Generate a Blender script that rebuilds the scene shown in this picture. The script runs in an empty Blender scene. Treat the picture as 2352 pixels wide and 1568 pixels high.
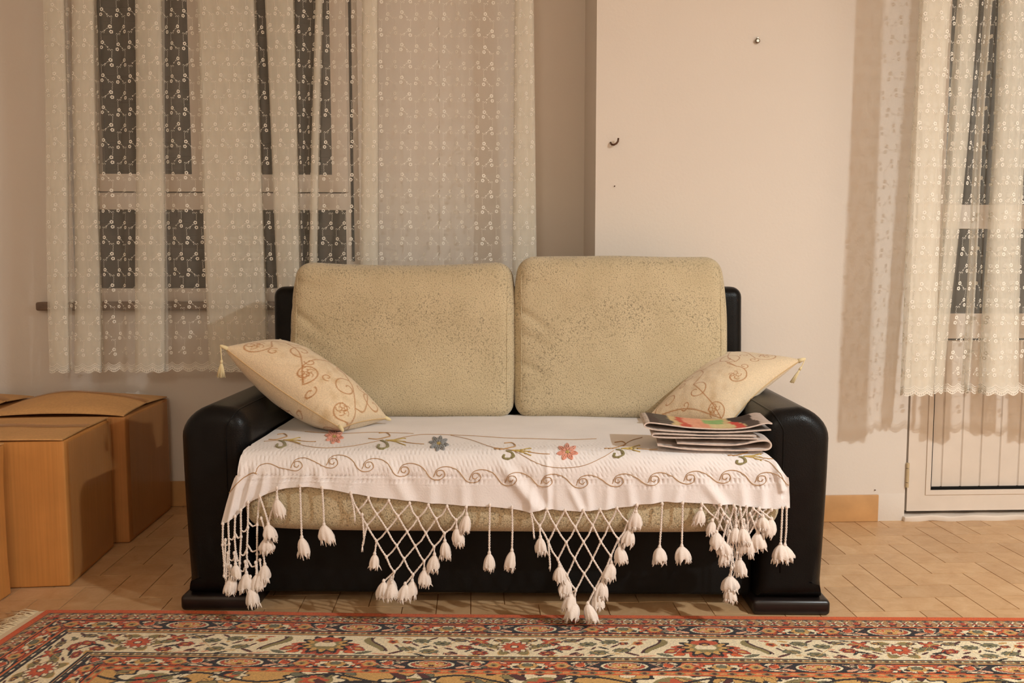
import bpy, bmesh, math, random
import numpy as np
from mathutils import Vector, Matrix
from mathutils.bvhtree import BVHTree

random.seed(7)
RNG = np.random.default_rng(11)
PI = math.pi
COL = bpy.context.scene.collection
SC = bpy.context.scene

# ------------------------------------------------------------------ camera
W_PX, H_PX, F_PX = 2352.0, 1568.0, 2000.0
CAM_H = 0.937
YAW = math.radians(2.5)
PITCH = math.atan(169.0 / F_PX)
cam_d = bpy.data.cameras.new('camera')
cam_d.sensor_width = 36.0
cam_d.lens = 36.0 * F_PX / W_PX
cam_d.clip_start = 0.05
cam = bpy.data.objects.new('camera', cam_d)
COL.objects.link(cam)
cam.location = (0, 0, CAM_H)
cam.rotation_euler = (PI / 2 - PITCH, 0, -YAW)
SC.camera = cam
CAM_R = np.array(cam.rotation_euler.to_matrix())
CAM_O = np.array([0, 0, CAM_H])

# ------------------------------------------------------------------ world, lamp, exposure
SC.view_settings.view_transform = 'Standard'
SC.view_settings.look = 'None'
SC.view_settings.gamma = 1.0
SC.view_settings.use_curve_mapping = False
SC.view_settings.exposure = 0.20
SC.cycles.max_bounces = 7
SC.cycles.diffuse_bounces = 4
SC.cycles.glossy_bounces = 3
SC.cycles.transmission_bounces = 4
SC.cycles.transparent_max_bounces = 24
SC.cycles.caustics_reflective = False
SC.cycles.caustics_refractive = False
SC.cycles.sample_clamp_indirect = 4.0
world = bpy.data.worlds.new('night')
SC.world = world
world.use_nodes = True
world.node_tree.nodes['Background'].inputs[0].default_value = (0.02, 0.022, 0.03, 1)
world.node_tree.nodes['Background'].inputs[1].default_value = 0.3

LAMP = (2.40, 0.22, 2.46)
LAMP_COL = (0.87, 0.95, 0.97)
ld = bpy.data.lights.new('pendant_downlight', 'AREA')
ld.shape = 'DISK'
ld.size = 0.10
ld.energy = 96
ld.color = LAMP_COL
lo = bpy.data.objects.new('pendant_downlight', ld)
lo.location = LAMP
COL.objects.link(lo)
lu = bpy.data.lights.new('ceiling_bounce_fill', 'AREA')      # added fill aimed upwards so the ceiling bounces soft light
lu.shape = 'DISK'
lu.size = 0.12
lu.energy = 4
lu.color = LAMP_COL
luo = bpy.data.objects.new('ceiling_bounce_fill', lu)
luo.location = (LAMP[0], LAMP[1], LAMP[2] + 0.06)
luo.rotation_euler = (PI, 0, 0)
COL.objects.link(luo)
l2 = bpy.data.lights.new('added_room_fill', 'POINT')        # added unseen fill behind the camera, lifts the shaded parts
l2.shadow_soft_size = 0.22
l2.energy = 33
l2.color = (0.97, 0.91, 0.77)
l2o = bpy.data.objects.new('added_room_fill', l2)
l2o.location = (-0.6, -0.9, 1.85)
COL.objects.link(l2o)


# ------------------------------------------------------------------ photograph measuring helpers
def ray(px, py):
    d = np.array([(px - W_PX / 2) / F_PX, -(py - H_PX / 2) / F_PX, -1.0])
    return CAM_R @ d


def hit_y(px, py, y):
    d = ray(px, py)
    return CAM_O + d * ((y - CAM_O[1]) / d[1])


def hit_z(px, py, z):
    d = ray(px, py)
    return CAM_O + d * ((z - CAM_O[2]) / d[2])


def at_depth(px, py, depth):
    d = ray(px, py)
    # distance measured along the level viewing direction
    f = np.array([math.sin(YAW), math.cos(YAW), 0])
    return CAM_O + d * (depth / (d @ f))


def project(P):
    P = np.asarray(P, float)
    q = (P - CAM_O) @ CAM_R
    return np.stack([W_PX / 2 + F_PX * q[..., 0] / -q[..., 2], H_PX / 2 - F_PX * q[..., 1] / -q[..., 2]], -1)


# ------------------------------------------------------------------ mesh helpers
class MB:
    """collects polygons for ONE mesh object"""
    def __init__(self):
        self.v, self.f, self.m, self.n = [], [], [], 0

    def add(self, verts, faces, mat=0):
        verts = np.asarray(verts, float).reshape(-1, 3)
        self.v.append(verts)
        o = self.n
        self.f.extend([tuple(int(i) + o for i in f) for f in faces])
        self.m.extend([mat] * len(faces))
        self.n += len(verts)
        return o

    def grid(self, P, mat=0, flip=False, wrap_u=False):
        a, b = P.shape[:2]
        fs = []
        rng_a = range(a if wrap_u else a - 1)
        for i in rng_a:
            i2 = (i + 1) % a
            for j in range(b - 1):
                q = (i * b + j, i2 * b + j, i2 * b + j + 1, i * b + j + 1)
                fs.append(q[::-1] if flip else q)
        self.add(P.reshape(-1, 3), fs, mat)

    def box(self, lo_, hi_, mat=0):
        x0, y0, z0 = lo_
        x1, y1, z1 = hi_
        v = [(x0, y0, z0), (x1, y0, z0), (x1, y1, z0), (x0, y1, z0), (x0, y0, z1), (x1, y0, z1), (x1, y1, z1), (x0, y1, z1)]
        f = [(0, 3, 2, 1), (4, 5, 6, 7), (0, 1, 5, 4), (1, 2, 6, 5), (2, 3, 7, 6), (3, 0, 4, 7)]
        self.add(v, f, mat)

    def tube(self, pts, r, n=6, mat=0, cap=True):
        pts = np.asarray(pts, float)
        k = len(pts)
        rr = np.broadcast_to(np.asarray(r, float), (k,))
        t = np.gradient(pts, axis=0)
        t /= np.linalg.norm(t, axis=1, keepdims=True) + 1e-12
        u = np.cross(t[0], [0.31, 0.77, 0.55])
        u /= np.linalg.norm(u) + 1e-12
        ring = np.zeros((k, n, 3))
        an = np.arange(n) * 2 * PI / n
        for i in range(k):
            u = u - t[i] * (u @ t[i])
            u /= np.linalg.norm(u) + 1e-12
            w = np.cross(t[i], u)
            ring[i] = pts[i] + rr[i] * (np.cos(an)[:, None] * u + np.sin(an)[:, None] * w)
        fs = []
        for i in range(k - 1):
            for j in range(n):
                j2 = (j + 1) % n
                fs.append((i * n + j, i * n + j2, (i + 1) * n + j2, (i + 1) * n + j))
        if cap:
            fs.append(tuple(range(n))[::-1])
            fs.append(tuple((k - 1) * n + j for j in range(n)))
        self.add(ring.reshape(-1, 3), fs, mat)

    def build(self, name, mats, parent=None, smooth=True, col=None, attrs=None):
        me = bpy.data.meshes.new(name)
        V = np.concatenate(self.v) if self.v else np.zeros((0, 3))
        me.from_pydata(V.tolist(), [], self.f)
        if not isinstance(mats, (list, tuple)):
            mats = [mats]
        for m in mats:
            me.materials.append(m)
        if len(mats) > 1:
            me.polygons.foreach_set('material_index', np.array(self.m, np.int32))
        me.polygons.foreach_set('use_smooth', np.full(len(me.polygons), smooth, bool))
        if col is not None:
            a = me.color_attributes.new('pattern', 'FLOAT_COLOR', 'POINT')
            c = np.ones((len(V), 4), np.float32)
            c[:, :3] = col
            a.data.foreach_set('color', c.ravel())
        for nm, arr in (attrs or {}).items():
            a = me.attributes.new(nm, 'FLOAT', 'POINT')
            a.data.foreach_set('value', np.asarray(arr, np.float32))
        me.update()
        o = bpy.data.objects.new(name, me)
        COL.objects.link(o)
        if parent:
            o.parent = parent
        return o


def sharp(o, deg=35):
    """smooth shading with sharp creases"""
    try:
        o.data.set_sharp_from_angle(angle=math.radians(deg))
    except Exception:
        pass
    return o


def tag(o, label=None, cat=None, group=None, kind=None):
    if label: o['label'] = label
    if cat: o['category'] = cat
    if group: o['group'] = group
    if kind: o['kind'] = kind
    return o


def empty(name, loc=(0, 0, 0), rz=0.0):
    o = bpy.data.objects.new(name, None)
    o.empty_display_size = 0.1
    o.location = loc
    o.rotation_euler = (0, 0, rz)
    COL.objects.link(o)
    return o


def axis_nodes(h, r, k, n):
    inner = np.linspace(-(h - r), h - r, n + 1)
    a = np.linspace(0, PI / 2, k + 1)[:-1]
    lo_ = -(h - r) - r * np.cos(a)
    hi_ = ((h - r) + r * np.cos(a))[::-1]
    return np.concatenate([lo_, inner, hi_])


def rounded(mb, hx, hy, hz, r, k=4, n=(6, 6, 6), center=(0, 0, 0), deform=None, mat=0):
    """rounded cuboid from six welded grids; deform(P)->P works on points around its centre"""
    ax = [axis_nodes(hx, r, k, n[0]), axis_nodes(hy, r, k, n[1]), axis_nodes(hz, r, k, n[2])]
    h = np.array([hx, hy, hz])
    V, F, idx = [], [], {}

    def vid(p):
        key = tuple(np.round(p, 6))
        if key not in idx:
            idx[key] = len(V)
            V.append(p)
        return idx[key]
    for a in range(3):
        b, c = (a + 1) % 3, (a + 2) % 3
        for sgn in (-1, 1):
            ids = np.zeros((len(ax[b]), len(ax[c])), int)
            for i, pb in enumerate(ax[b]):
                for j, pc in enumerate(ax[c]):
                    p = np.zeros(3)
                    p[a], p[b], p[c] = sgn * h[a], pb, pc
                    ids[i, j] = vid(p)
            for i in range(len(ax[b]) - 1):
                for j in range(len(ax[c]) - 1):
                    q = (ids[i, j], ids[i + 1, j], ids[i + 1, j + 1], ids[i, j + 1])
                    F.append(q if sgn > 0 else q[::-1])
    P = np.array(V)
    q = np.clip(P, -(h - r), h - r)
    d = P - q
    L = np.linalg.norm(d, axis=1, keepdims=True)
    P = q + np.where(L > 1e-9, d / np.maximum(L, 1e-9) * r, 0)
    if deform is not None:
        P = deform(P)
    mb.add(P + np.array(center), F, mat)


def fbm(P, scale, seed=0, octv=3):
    """cheap smooth noise built from sines (vectorised)"""
    r = np.random.default_rng(seed)
    out = np.zeros(P.shape[0])
    amp = 1.0
    for o in range(octv):
        for k in range(4):
            w = r.normal(size=3)
            w = w / np.linalg.norm(w) * scale * (2 ** o) * r.uniform(0.6, 1.4)
            out += amp * np.sin(P @ w + r.uniform(0, 6.28)) * 0.35
        amp *= 0.5
    return out


def seg_dist(px, py, ax, ay, bx, by):
    dx, dy = bx - ax, by - ay
    t = np.clip(((px - ax) * dx + (py - ay) * dy) / (dx * dx + dy * dy + 1e-12), 0, 1)
    return np.hypot(px - ax - t * dx, py - ay - t * dy), t


# ------------------------------------------------------------------ materials
def lin(c):
    c = np.asarray(c, float) / 255.0
    return tuple(np.where(c <= 0.04045, c / 12.92, ((c + 0.055) / 1.055) ** 2.4))


class NT:
    def __init__(self, name):
        self.mat = bpy.data.materials.new(name)
        self.mat.use_nodes = True
        self.t = self.mat.node_tree
        self.t.nodes.clear()
        self.out = self.t.nodes.new('ShaderNodeOutputMaterial')

    def n(self, kind, **kw):
        nd = self.t.nodes.new(kind)
        for k, v in kw.items():
            setattr(nd, k, v)
        return nd

    def l(self, a, b):
        self.t.links.new(a, b)

    def inp(self, nd, name, v):
        if isinstance(v, bpy.types.NodeSocket):
            self.l(v, nd.inputs[name])
        elif isinstance(v, (tuple, list)) and len(v) == 3 and nd.inputs[name].type == 'RGBA':
            nd.inputs[name].default_value = (*v, 1)
        else:
            nd.inputs[name].default_value = v

    def coord(self, kind='Object'):
        return self.n('ShaderNodeTexCoord').outputs[kind]

    def noise(self, vec, scale, detail=3, rough=0.5, dist=0.0):
        nd = self.n('ShaderNodeTexNoise')
        self.l(vec, nd.inputs['Vector'])
        nd.inputs['Scale'].default_value = scale
        nd.inputs['Detail'].default_value = detail
        nd.inputs['Roughness'].default_value = rough
        nd.inputs['Distortion'].default_value = dist
        return nd.outputs['Fac']

    def voronoi(self, vec, scale, feature='F1', rand=1.0):
        nd = self.n('ShaderNodeTexVoronoi', feature=feature)
        self.l(vec, nd.inputs['Vector'])
        nd.inputs['Scale'].default_value = scale
        nd.inputs['Randomness'].default_value = rand
        return nd.outputs['Distance']

    def map(self, vec, scale):
        nd = self.n('ShaderNodeMapping')
        self.l(vec, nd.inputs['Vector'])
        nd.inputs['Scale'].default_value = scale
        return nd.outputs['Vector']

    def ramp(self, fac, stops):
        nd = self.n('ShaderNodeValToRGB')
        self.l(fac, nd.inputs['Fac'])
        e = nd.color_ramp.elements
        while len(e) < len(stops):
            e.new(0.5)
        for el, (p, c) in zip(e, stops):
            el.position = p
            el.color = (*c, 1) if isinstance(c, (tuple, list)) else (c, c, c, 1)
        return nd.outputs['Color']

    def math(self, op, a, b=0.0, clamp=False):
        nd = self.n('ShaderNodeMath', operation=op, use_clamp=clamp)
        for i, v in enumerate((a, b)):
            if isinstance(v, bpy.types.NodeSocket):
                self.l(v, nd.inputs[i])
            else:
                nd.inputs[i].default_value = v
        return nd.outputs[0]

    def mixc(self, fac, a, b, mode='MIX'):
        nd = self.n('ShaderNodeMix', data_type='RGBA', blend_type=mode)
        for sock, v in ((nd.inputs[0], fac), (nd.inputs[6], a), (nd.inputs[7], b)):
            if isinstance(v, bpy.types.NodeSocket):
                self.l(v, sock)
            elif isinstance(v, (tuple, list)):
                sock.default_value = (*v, 1)
            else:
                sock.default_value = v
        return nd.outputs[2]

    def bump(self, h, strength=0.3, dist=0.01):
        nd = self.n('ShaderNodeBump')
        self.l(h, nd.inputs['Height'])
        nd.inputs['Strength'].default_value = strength
        nd.inputs['Distance'].default_value = dist
        return nd.outputs['Normal']

    def principled(self, color, rough=0.6, normal=None, spec=0.4, sheen=0.0, metal=0.0, coat=0.0):
        nd = self.n('ShaderNodeBsdfPrincipled')
        self.inp(nd, 'Base Color', color)
        self.inp(nd, 'Roughness', rough)
        self.inp(nd, 'Specular IOR Level', spec)
        self.inp(nd, 'Metallic', metal)
        nd.inputs['Sheen Weight'].default_value = sheen
        nd.inputs['Coat Weight'].default_value = coat
        if normal is not None:
            self.l(normal, nd.inputs['Normal'])
        return nd.outputs[0]

    def done(self, shader):
        self.l(shader, self.out.inputs['Surface'])
        return self.mat


def mat_plain(name, c, rough=0.6, spec=0.4, metal=0.0, var=0.06, vs=12.0, bump=0.0, bscale=200.0, coat=0.0):
    t = NT(name)
    o = t.coord()
    nz = t.noise(o, vs, 4)
    dark = tuple(x * (1 - var * 2) for x in c)
    lite = tuple(min(1, x * (1 + var)) for x in c)
    col = t.ramp(nz, [(0.3, dark), (0.7, lite)])
    nrm = t.bump(t.noise(o, bscale, 3), bump, 0.002) if bump else None
    return t.done(t.principled(col, rough, nrm, spec, 0, metal, coat))


def mat_wall(name, c):
    t = NT(name)
    o = t.coord()
    big = t.noise(o, 1.3, 3, 0.6)
    col = t.ramp(big, [(0.3, tuple(x * 0.965 for x in c)), (0.7, c)])
    nrm = t.bump(t.noise(o, 90, 4, 0.6), 0.12, 0.004)
    return t.done(t.principled(col, 0.75, nrm, 0.25))


def mat_chenille(name, c):
    t = NT(name)
    o = t.coord()
    vo = t.voronoi(t.map(o, (1, 0.10, 1)), 250, 'F1', 0.65)
    v2 = t.noise(o, 420, 3, 0.6)
    patch = t.noise(o, 9, 4, 0.6)
    dark = tuple(x * 0.40 for x in c)
    lite = tuple(min(1, x * 1.15) for x in c)
    col = t.ramp(vo, [(0.38, lite), (0.60, c), (0.86, dark)])
    col2 = t.mixc(t.ramp(patch, [(0.35, 0.0), (0.7, 0.5)]), col, tuple(x * y for x, y in zip(c, (0.84, 0.82, 0.76))))
    h = t.math('ADD', t.math('MULTIPLY', vo, -1.0), t.math('MULTIPLY', v2, 0.5))
    nrm = t.bump(h, 0.42, 0.004)
    return t.done(t.principled(col2, 0.9, nrm, 0.15, 0.25))


def mat_leather(name):
    t = NT(name)
    o = t.coord()
    vo = t.voronoi(o, 380, 'SMOOTH_F1')
    big = t.noise(o, 14, 3)
    nrm = t.bump(t.math('ADD', vo, t.math('MULTIPLY', big, 1.2)), 0.14, 0.003)
    col = t.ramp(big, [(0.3, (0.0045, 0.0040, 0.0040)), (0.7, (0.0075, 0.0068, 0.0066))])
    return t.done(t.principled(col, 0.32, nrm, 0.15))


def mat_attr(name, rough=0.9, bump=0.5, bscale=500.0, sheen=0.2, spec=0.1, bdist=0.003):
    """cloth or print whose pattern is stored per knot in the mesh"""
    t = NT(name)
    a = t.n('ShaderNodeAttribute', attribute_name='pattern')
    o = t.coord()
    nz = t.noise(o, bscale, 3, 0.6)
    col = t.mixc(0.35, a.outputs['Color'], t.ramp(nz, [(0.25, 0.45), (0.75, 1.25)]), 'MULTIPLY')
    nrm = t.bump(nz, bump, bdist)
    return t.done(t.principled(col, rough, nrm, spec, sheen))


def mat_tile(name):
    t = NT(name)
    o = t.coord()
    a = t.n('ShaderNodeAttribute', attribute_name='tone')
    nz = t.noise(o, 16, 5, 0.65, 0.6)
    fine = t.noise(o, 120, 3)
    base = t.ramp(nz, [(0.25, lin((192, 148, 104))), (0.55, lin((208, 168, 125))), (0.8, lin((219, 184, 144)))])
    tone = t.mixc(1.0, base, t.ramp(a.outputs['Fac'], [(0.0, (0.88, 0.86, 0.84)), (1.0, (1.05, 1.05, 1.04))]), 'MULTIPLY')
    nrm = t.bump(t.math('ADD', nz, t.math('MULTIPLY', fine, 0.3)), 0.10, 0.004)
    return t.done(t.principled(tone, t.ramp(fine, [(0.3, 0.30), (0.7, 0.44)]), nrm, 0.45))


def mat_cardboard(name, c):
    t = NT(name)
    o = t.coord()
    st = t.noise(t.map(o, (140, 140, 3)), 1.0, 2)
    big = t.noise(o, 5, 4, 0.6)
    col = t.ramp(big, [(0.25, tuple(x * 0.86 for x in c)), (0.75, tuple(x * 1.06 for x in c))])
    col = t.mixc(0.18, col, t.ramp(st, [(0.3, 0.5), (0.7, 1.2)]), 'MULTIPLY')
    nrm = t.bump(t.math('ADD', st, t.math('MULTIPLY', big, 2.0)), 0.1, 0.003)
    return t.done(t.principled(col, 0.62, nrm, 0.3))


def mat_film(name, tint, opac, rough=0.22):
    t = NT(name)
    o = t.coord()
    nrm = t.bump(t.noise(t.map(o, (60, 60, 4)), 1.0, 3), 0.25, 0.004)
    p = t.principled(tint, rough, nrm, 0.6)
    tr = t.n('ShaderNodeBsdfTransparent')
    mx = t.n('ShaderNodeMixShader')
    mx.inputs[0].default_value = opac
    t.l(tr.outputs[0], mx.inputs[1])
    t.l(p, mx.inputs[2])
    return t.done(mx.outputs[0])


def mat_sheer(name, c):
    """sheer net: open weave between threads, denser where the cloth is gathered"""
    t = NT(name)
    a = t.n('ShaderNodeAttribute', attribute_name='gather')
    o = t.coord()
    nz = t.noise(t.map(o, (60, 60, 9)), 1.0, 3)
    fac = t.math('MULTIPLY', a.outputs['Fac'], t.math('ADD', t.math('MULTIPLY', nz, 0.5), 0.75), True)
    df = t.n('ShaderNodeBsdfDiffuse')
    tl = t.n('ShaderNodeBsdfTranslucent')
    df.inputs['Color'].default_value = (*c, 1)
    tl.inputs['Color'].default_value = (*c, 1)
    m1 = t.n('ShaderNodeMixShader')
    m1.inputs[0].default_value = 0.18
    t.l(df.outputs[0], m1.inputs[1])
    t.l(tl.outputs[0], m1.inputs[2])
    tr = t.n('ShaderNodeBsdfTransparent')
    m2 = t.n('ShaderNodeMixShader')
    t.l(fac, m2.inputs[0])
    t.l(tr.outputs[0], m2.inputs[1])
    t.l(m1.outputs[0], m2.inputs[2])
    return t.done(m2.outputs[0])


def mat_glass(name):
    t = NT(name)
    o = t.coord()
    gl = t.n('ShaderNodeBsdfGlossy')
    gl.inputs['Roughness'].default_value = 0.03
    t.l(t.ramp(t.noise(o, 3, 2), [(0.3, 0.85), (0.7, 1.0)]), gl.inputs['Color'])
    tr = t.n('ShaderNodeBsdfTransparent')
    fr = t.n('ShaderNodeFresnel')
    fr.inputs['IOR'].default_value = 1.45
    m = t.n('ShaderNodeMixShader')
    t.l(fr.outputs[0], m.inputs[0])
    t.l(tr.outputs[0], m.inputs[1])
    t.l(gl.outputs[0], m.inputs[2])
    return t.done(m.outputs[0])


def mat_cotton(name, c, bs=260, bump=0.35):
    t = NT(name)
    o = t.coord()
    nz = t.noise(o, bs, 3, 0.6)
    big = t.noise(o, 7, 3)
    col = t.ramp(big, [(0.3, tuple(x * 0.93 for x in c)), (0.7, c)])
    nrm = t.bump(nz, bump, 0.002)
    return t.done(t.principled(col, 0.88, nrm, 0.15, 0.2))


M = {}
M['wall'] = mat_wall('painted_plaster', lin((228, 217, 206)))
M['ceiling'] = mat_wall('ceiling_paint', lin((232, 222, 208)))
M['white'] = mat_plain('white_joinery', lin((226, 212, 198)), 0.4, 0.4, var=0.02)
M['grout'] = mat_plain('grout', lin((176, 130, 86)), 0.8, 0.2)
M['tile'] = mat_tile('terracotta_tile')
M['skirting'] = mat_plain('skirting_tile', lin((205, 156, 104)), 0.4, 0.4, var=0.10, vs=9)
M['sill'] = mat_plain('sill_stone', lin((126, 104, 88)), 0.4, 0.4, var=0.1, vs=40)
M['dark'] = mat_plain('dark_gap', (0.01, 0.009, 0.008), 0.8, 0.1)
M['shutter'] = mat_plain('dark_shutter', lin((52, 42, 39)), 0.7, 0.2, var=0.15, vs=6)
M['door_shutter'] = mat_plain('door_shutter', lin((120, 106, 84)), 0.7, 0.2, var=0.12, vs=6)
M['glass'] = mat_glass('window_glass')
M['hinge'] = mat_plain('hinge_metal', lin((205, 186, 150)), 0.4, 0.5, 0.3)
M['steel'] = mat_plain('steel', lin((150, 140, 125)), 0.3, 0.5, 1.0)
M['bronze'] = mat_plain('dark_bronze', lin((95, 66, 48)), 0.4, 0.5, 0.6)
M['leather'] = mat_leather('black_leatherette')
M['base_black'] = mat_plain('black_base_cloth', (0.006, 0.0055, 0.005), 0.6, 0.2, bump=0.2)
M['foot'] = mat_plain('dark_lacquered_wood', (0.012, 0.008, 0.007), 0.33, 0.5, var=0.1)
M['chenille'] = mat_chenille('beige_chenille', lin((198, 181, 149)))
M['throw'] = mat_cotton('white_cotton', lin((238, 231, 229)))
M['cord'] = mat_cotton('cotton_cord', lin((238, 224, 214)), 400, 0.5)
M['gold'] = mat_cotton('gold_thread', lin((188, 146, 98)), 900)
M['ochre'] = mat_cotton('ochre_thread', lin((196, 168, 96)), 900)
M['olive'] = mat_cotton('olive_thread', lin((146, 136, 94)), 900)
M['bluegrey'] = mat_cotton('blue_grey_thread', lin((146, 146, 146)), 900)
M['salmon'] = mat_cotton('salmon_thread', lin((230, 160, 138)), 900)
M['pillow'] = mat_attr('cream_jacquard', 0.8, 0.6, 300, 0.3, 0.15)
M['silk'] = mat_cotton('cream_silk', lin((232, 214, 170)), 600)
M['piping'] = mat_cotton('tan_cord', lin((206, 172, 124)), 600)
M['rug'] = mat_attr('wool_pile', 0.95, 0.7, 420, 0.15, 0.05, 0.004)
M['rug_fringe'] = mat_cotton('rug_fringe_cotton', lin((226, 202, 164)), 300)
M['print'] = mat_attr('newsprint', 0.6, 0.1, 90, 0.0, 0.25)
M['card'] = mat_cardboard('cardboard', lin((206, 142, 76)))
M['card_top'] = mat_cardboard('cardboard_lit_top', lin((218, 166, 108)))  # paler tan: the brighter light on the box tops is put into the colour
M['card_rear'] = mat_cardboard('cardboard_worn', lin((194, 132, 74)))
M['tape'] = mat_film('packing_tape', lin((190, 130, 74)), 0.5)
M['wrap'] = mat_film('clear_wrap', lin((205, 150, 95)), 0.35, 0.16)
M['sheer'] = mat_sheer('sheer_net', lin((250, 243, 228)))
M['lace'] = mat_cotton('lace_thread', lin((245, 238, 226)), 900, 0.1)

# ------------------------------------------------------------------ the room
YR, YL = 3.108, 3.43
XP = float(hit_y(1368, 400, YR)[0])          # corner of the projecting wall
XLW, XRW, YF, ZC = -2.35, 3.1, -1.7, 2.75


def struct(o):
    o['kind'] = 'structure'
    return o


def box_obj(name, lo_, hi_, mat, parent=None, kind=True):
    mb = MB()
    mb.box(lo_, hi_)
    o = mb.build(name, mat, parent, smooth=False)
    return struct(o) if kind and parent is None else o


# floor: herringbone tiles on a bed of grout
mb = MB()
mb.box((XLW, YF, -0.08), (XRW, YL, -0.0035), 0)
tone = [0.5] * 8
TW, GAP = 0.0945, 0.0011
nx0, nx1 = int(XLW / TW) - 3, int(XRW / TW) + 3
ny0, ny1 = int(YF / TW) - 3, int(YL / TW) + 3
X0T = -0.012
for i in range(nx0, nx1):
    for j in range(ny0, ny1):
        k = (i - j) % 4
        if k == 0:
            a = (i * TW, j * TW, (i + 2) * TW, (j + 1) * TW)
        elif k == 3:
            a = (i * TW, j * TW, (i + 1) * TW, (j + 2) * TW)
        else:
            continue
        x0, y0, x1, y1 = a[0] + GAP + X0T, a[1] + GAP, a[2] - GAP + X0T, a[3] - GAP
        x0, x1, y0, y1 = max(x0, XLW), min(x1, XRW), max(y0, YF), min(y1, YL)
        if x1 - x0 < 0.01 or y1 - y0 < 0.01:
            continue
        c = 0.0003
        vs = [(x0, y0, -0.004), (x1, y0, -0.004), (x1, y1, -0.004), (x0, y1, -0.004),
              (x0 + c, y0 + c, 0), (x1 - c, y0 + c, 0), (x1 - c, y1 - c, 0), (x0 + c, y1 - c, 0)]
        mb.add(vs, [(4, 5, 6, 7), (0, 1, 5, 4), (1, 2, 6, 5), (2, 3, 7, 6), (3, 0, 4, 7)], 1)
        tone += [random.random()] * 8
floor = struct(mb.build('floor', [M['grout'], M['tile']], smooth=False, attrs={'tone': tone}))

box_obj('ceiling', (XLW, YF, ZC), (XRW, YL + 0.3, ZC + 0.1), M['ceiling'])
box_obj('wall_left', (XLW - 0.1, YF, -0.08), (XLW, YL + 0.3, ZC), M['wall'])
box_obj('wall_right', (XRW, YF, -0.08), (XRW + 0.1, YL + 0.3, ZC), M['wall'])
box_obj('wall_front', (XLW, YF - 0.1, -0.08), (XRW, YF, ZC), M['wall'])

# window in the back wall
wx0 = float(hit_y(166, 500, YL)[0])
wx1 = float(hit_y(826, 500, YL)[0])
wz0 = float(hit_y(500, 693, YL)[2])
wz1 = 2.35
mb = MB()
TH = 0.25
mb.box((XLW, YL, -0.08), (wx0, YL + TH, ZC))
mb.box((wx1, YL, -0.08), (XP, YL + TH, ZC))
mb.box((wx0, YL, -0.08), (wx1, YL + TH, wz0))
mb.box((wx0, YL, wz1), (wx1, YL + TH, ZC))
struct(mb.build('wall_back', M['wall'], smooth=False))


def zpix(py, y, px=1176):
    return float(hit_y(px, py, y)[2])


def xpix(px, y, py=600):
    return float(hit_y(px, py, y)[0])


YW = YL + 0.035                               # face of the window frame
win = struct(empty('window_1', ((wx0 + wx1) / 2, YW, wz0)))
WL = np.array(win.location)


def wbox(mb, x0, x1, y0, y1, z0, z1, mat=0):
    mb.box((x0 - WL[0], y0 - WL[1], z0 - WL[2]), (x1 - WL[0], y1 - WL[1], z1 - WL[2]), mat)


zt1, zt0 = zpix(440, YW, 330), zpix(481, YW, 330)      # transom
zpb = zpix(662, YW, 330)                              # bottom of the fixed panes
xA0, xA1 = xpix(197, YW, 570), xpix(470, YW, 570)
xB0, xB1 = xpix(525, YW, 570), xpix(796, YW, 570)
mb = MB()
D0, D1 = YW, YW + 0.06
wbox(mb, wx0, xA0, D0, D1, wz0, wz1)
wbox(mb, xB1, wx1, D0, D1, wz0, wz1)
wbox(mb, xA1, xB0, D0, D1, wz0, wz1)
wbox(mb, xA0, xA1, D0, D1, wz0, zpb)
wbox(mb, xB0, xB1, D0, D1, wz0, zpb)
wbox(mb, xA0, xA1, D0, D1, zt0, zt1 - 0.004)
wbox(mb, xB0, xB1, D0, D1, zt0, zt1 - 0.004)
wbox(mb, xA0, xA1, D0, D1, wz1 - 0.05, wz1)
wbox(mb, xB0, xB1, D0, D1, wz1 - 0.05, wz1)
sharp(mb.build('window_frame', M['white'], win))
for (a0, a1, p0, p1) in ((xA0, xA1, 226, 440), (xB0, xB1, 556, 762)):
    s0, s1 = xpix(p0, YW, 300), xpix(p1, YW, 300)
    zs0 = zpix(400, YW, 330)
    mb = MB()
    b0, b1 = D0 - 0.012, D1 - 0.01
    wbox(mb, a0 - 0.012, s0, b0, b1, zt1, wz1 - 0.03)
    wbox(mb, s1, a1 + 0.012, b0, b1, zt1, wz1 - 0.03)
    wbox(mb, s0, s1, b0, b1, zt1, zs0)
    wbox(mb, s0, s1, b0, b1, wz1 - 0.08, wz1 - 0.03)
    mb.build('sash', M['white'], win, smooth=False)
    mb = MB()
    wbox(mb, s0, s1, YW + 0.03, YW + 0.034, zs0, wz1 - 0.08)
    mb.build('pane', M['glass'], win, smooth=False)
    mb = MB()
    wbox(mb, a0, a1, YW + 0.03, YW + 0.034, zpb, zt0)
    mb.build('pane', M['glass'], win, smooth=False)
    mb = MB()
    z = wz0
    while z < wz1 - 0.001:
        wbox(mb, a0 - 0.02, a1 + 0.02, YW + 0.10, YW + 0.115, z + 0.001, min(z + 0.052, wz1))
        z += 0.052
    mb.build('shutter', M['shutter'], win, smooth=False)
# the shadow gap beside the frame
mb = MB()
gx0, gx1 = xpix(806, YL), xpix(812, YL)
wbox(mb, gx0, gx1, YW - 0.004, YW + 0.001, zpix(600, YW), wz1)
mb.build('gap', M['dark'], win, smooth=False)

# stone sill
sx0, sx1 = float(hit_y(84, 702, YL - 0.03)[0]), wx1 + 0.10
mb = MB()
zs = zpix(703, YL - 0.03, 300)
rounded(mb, (sx1 - sx0) / 2, 0.05, 0.0165, 0.008, 3, (4, 2, 2), ((sx0 + sx1) / 2, YL + 0.008, zs))
struct(mb.build('trim_1', M['sill']))

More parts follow.
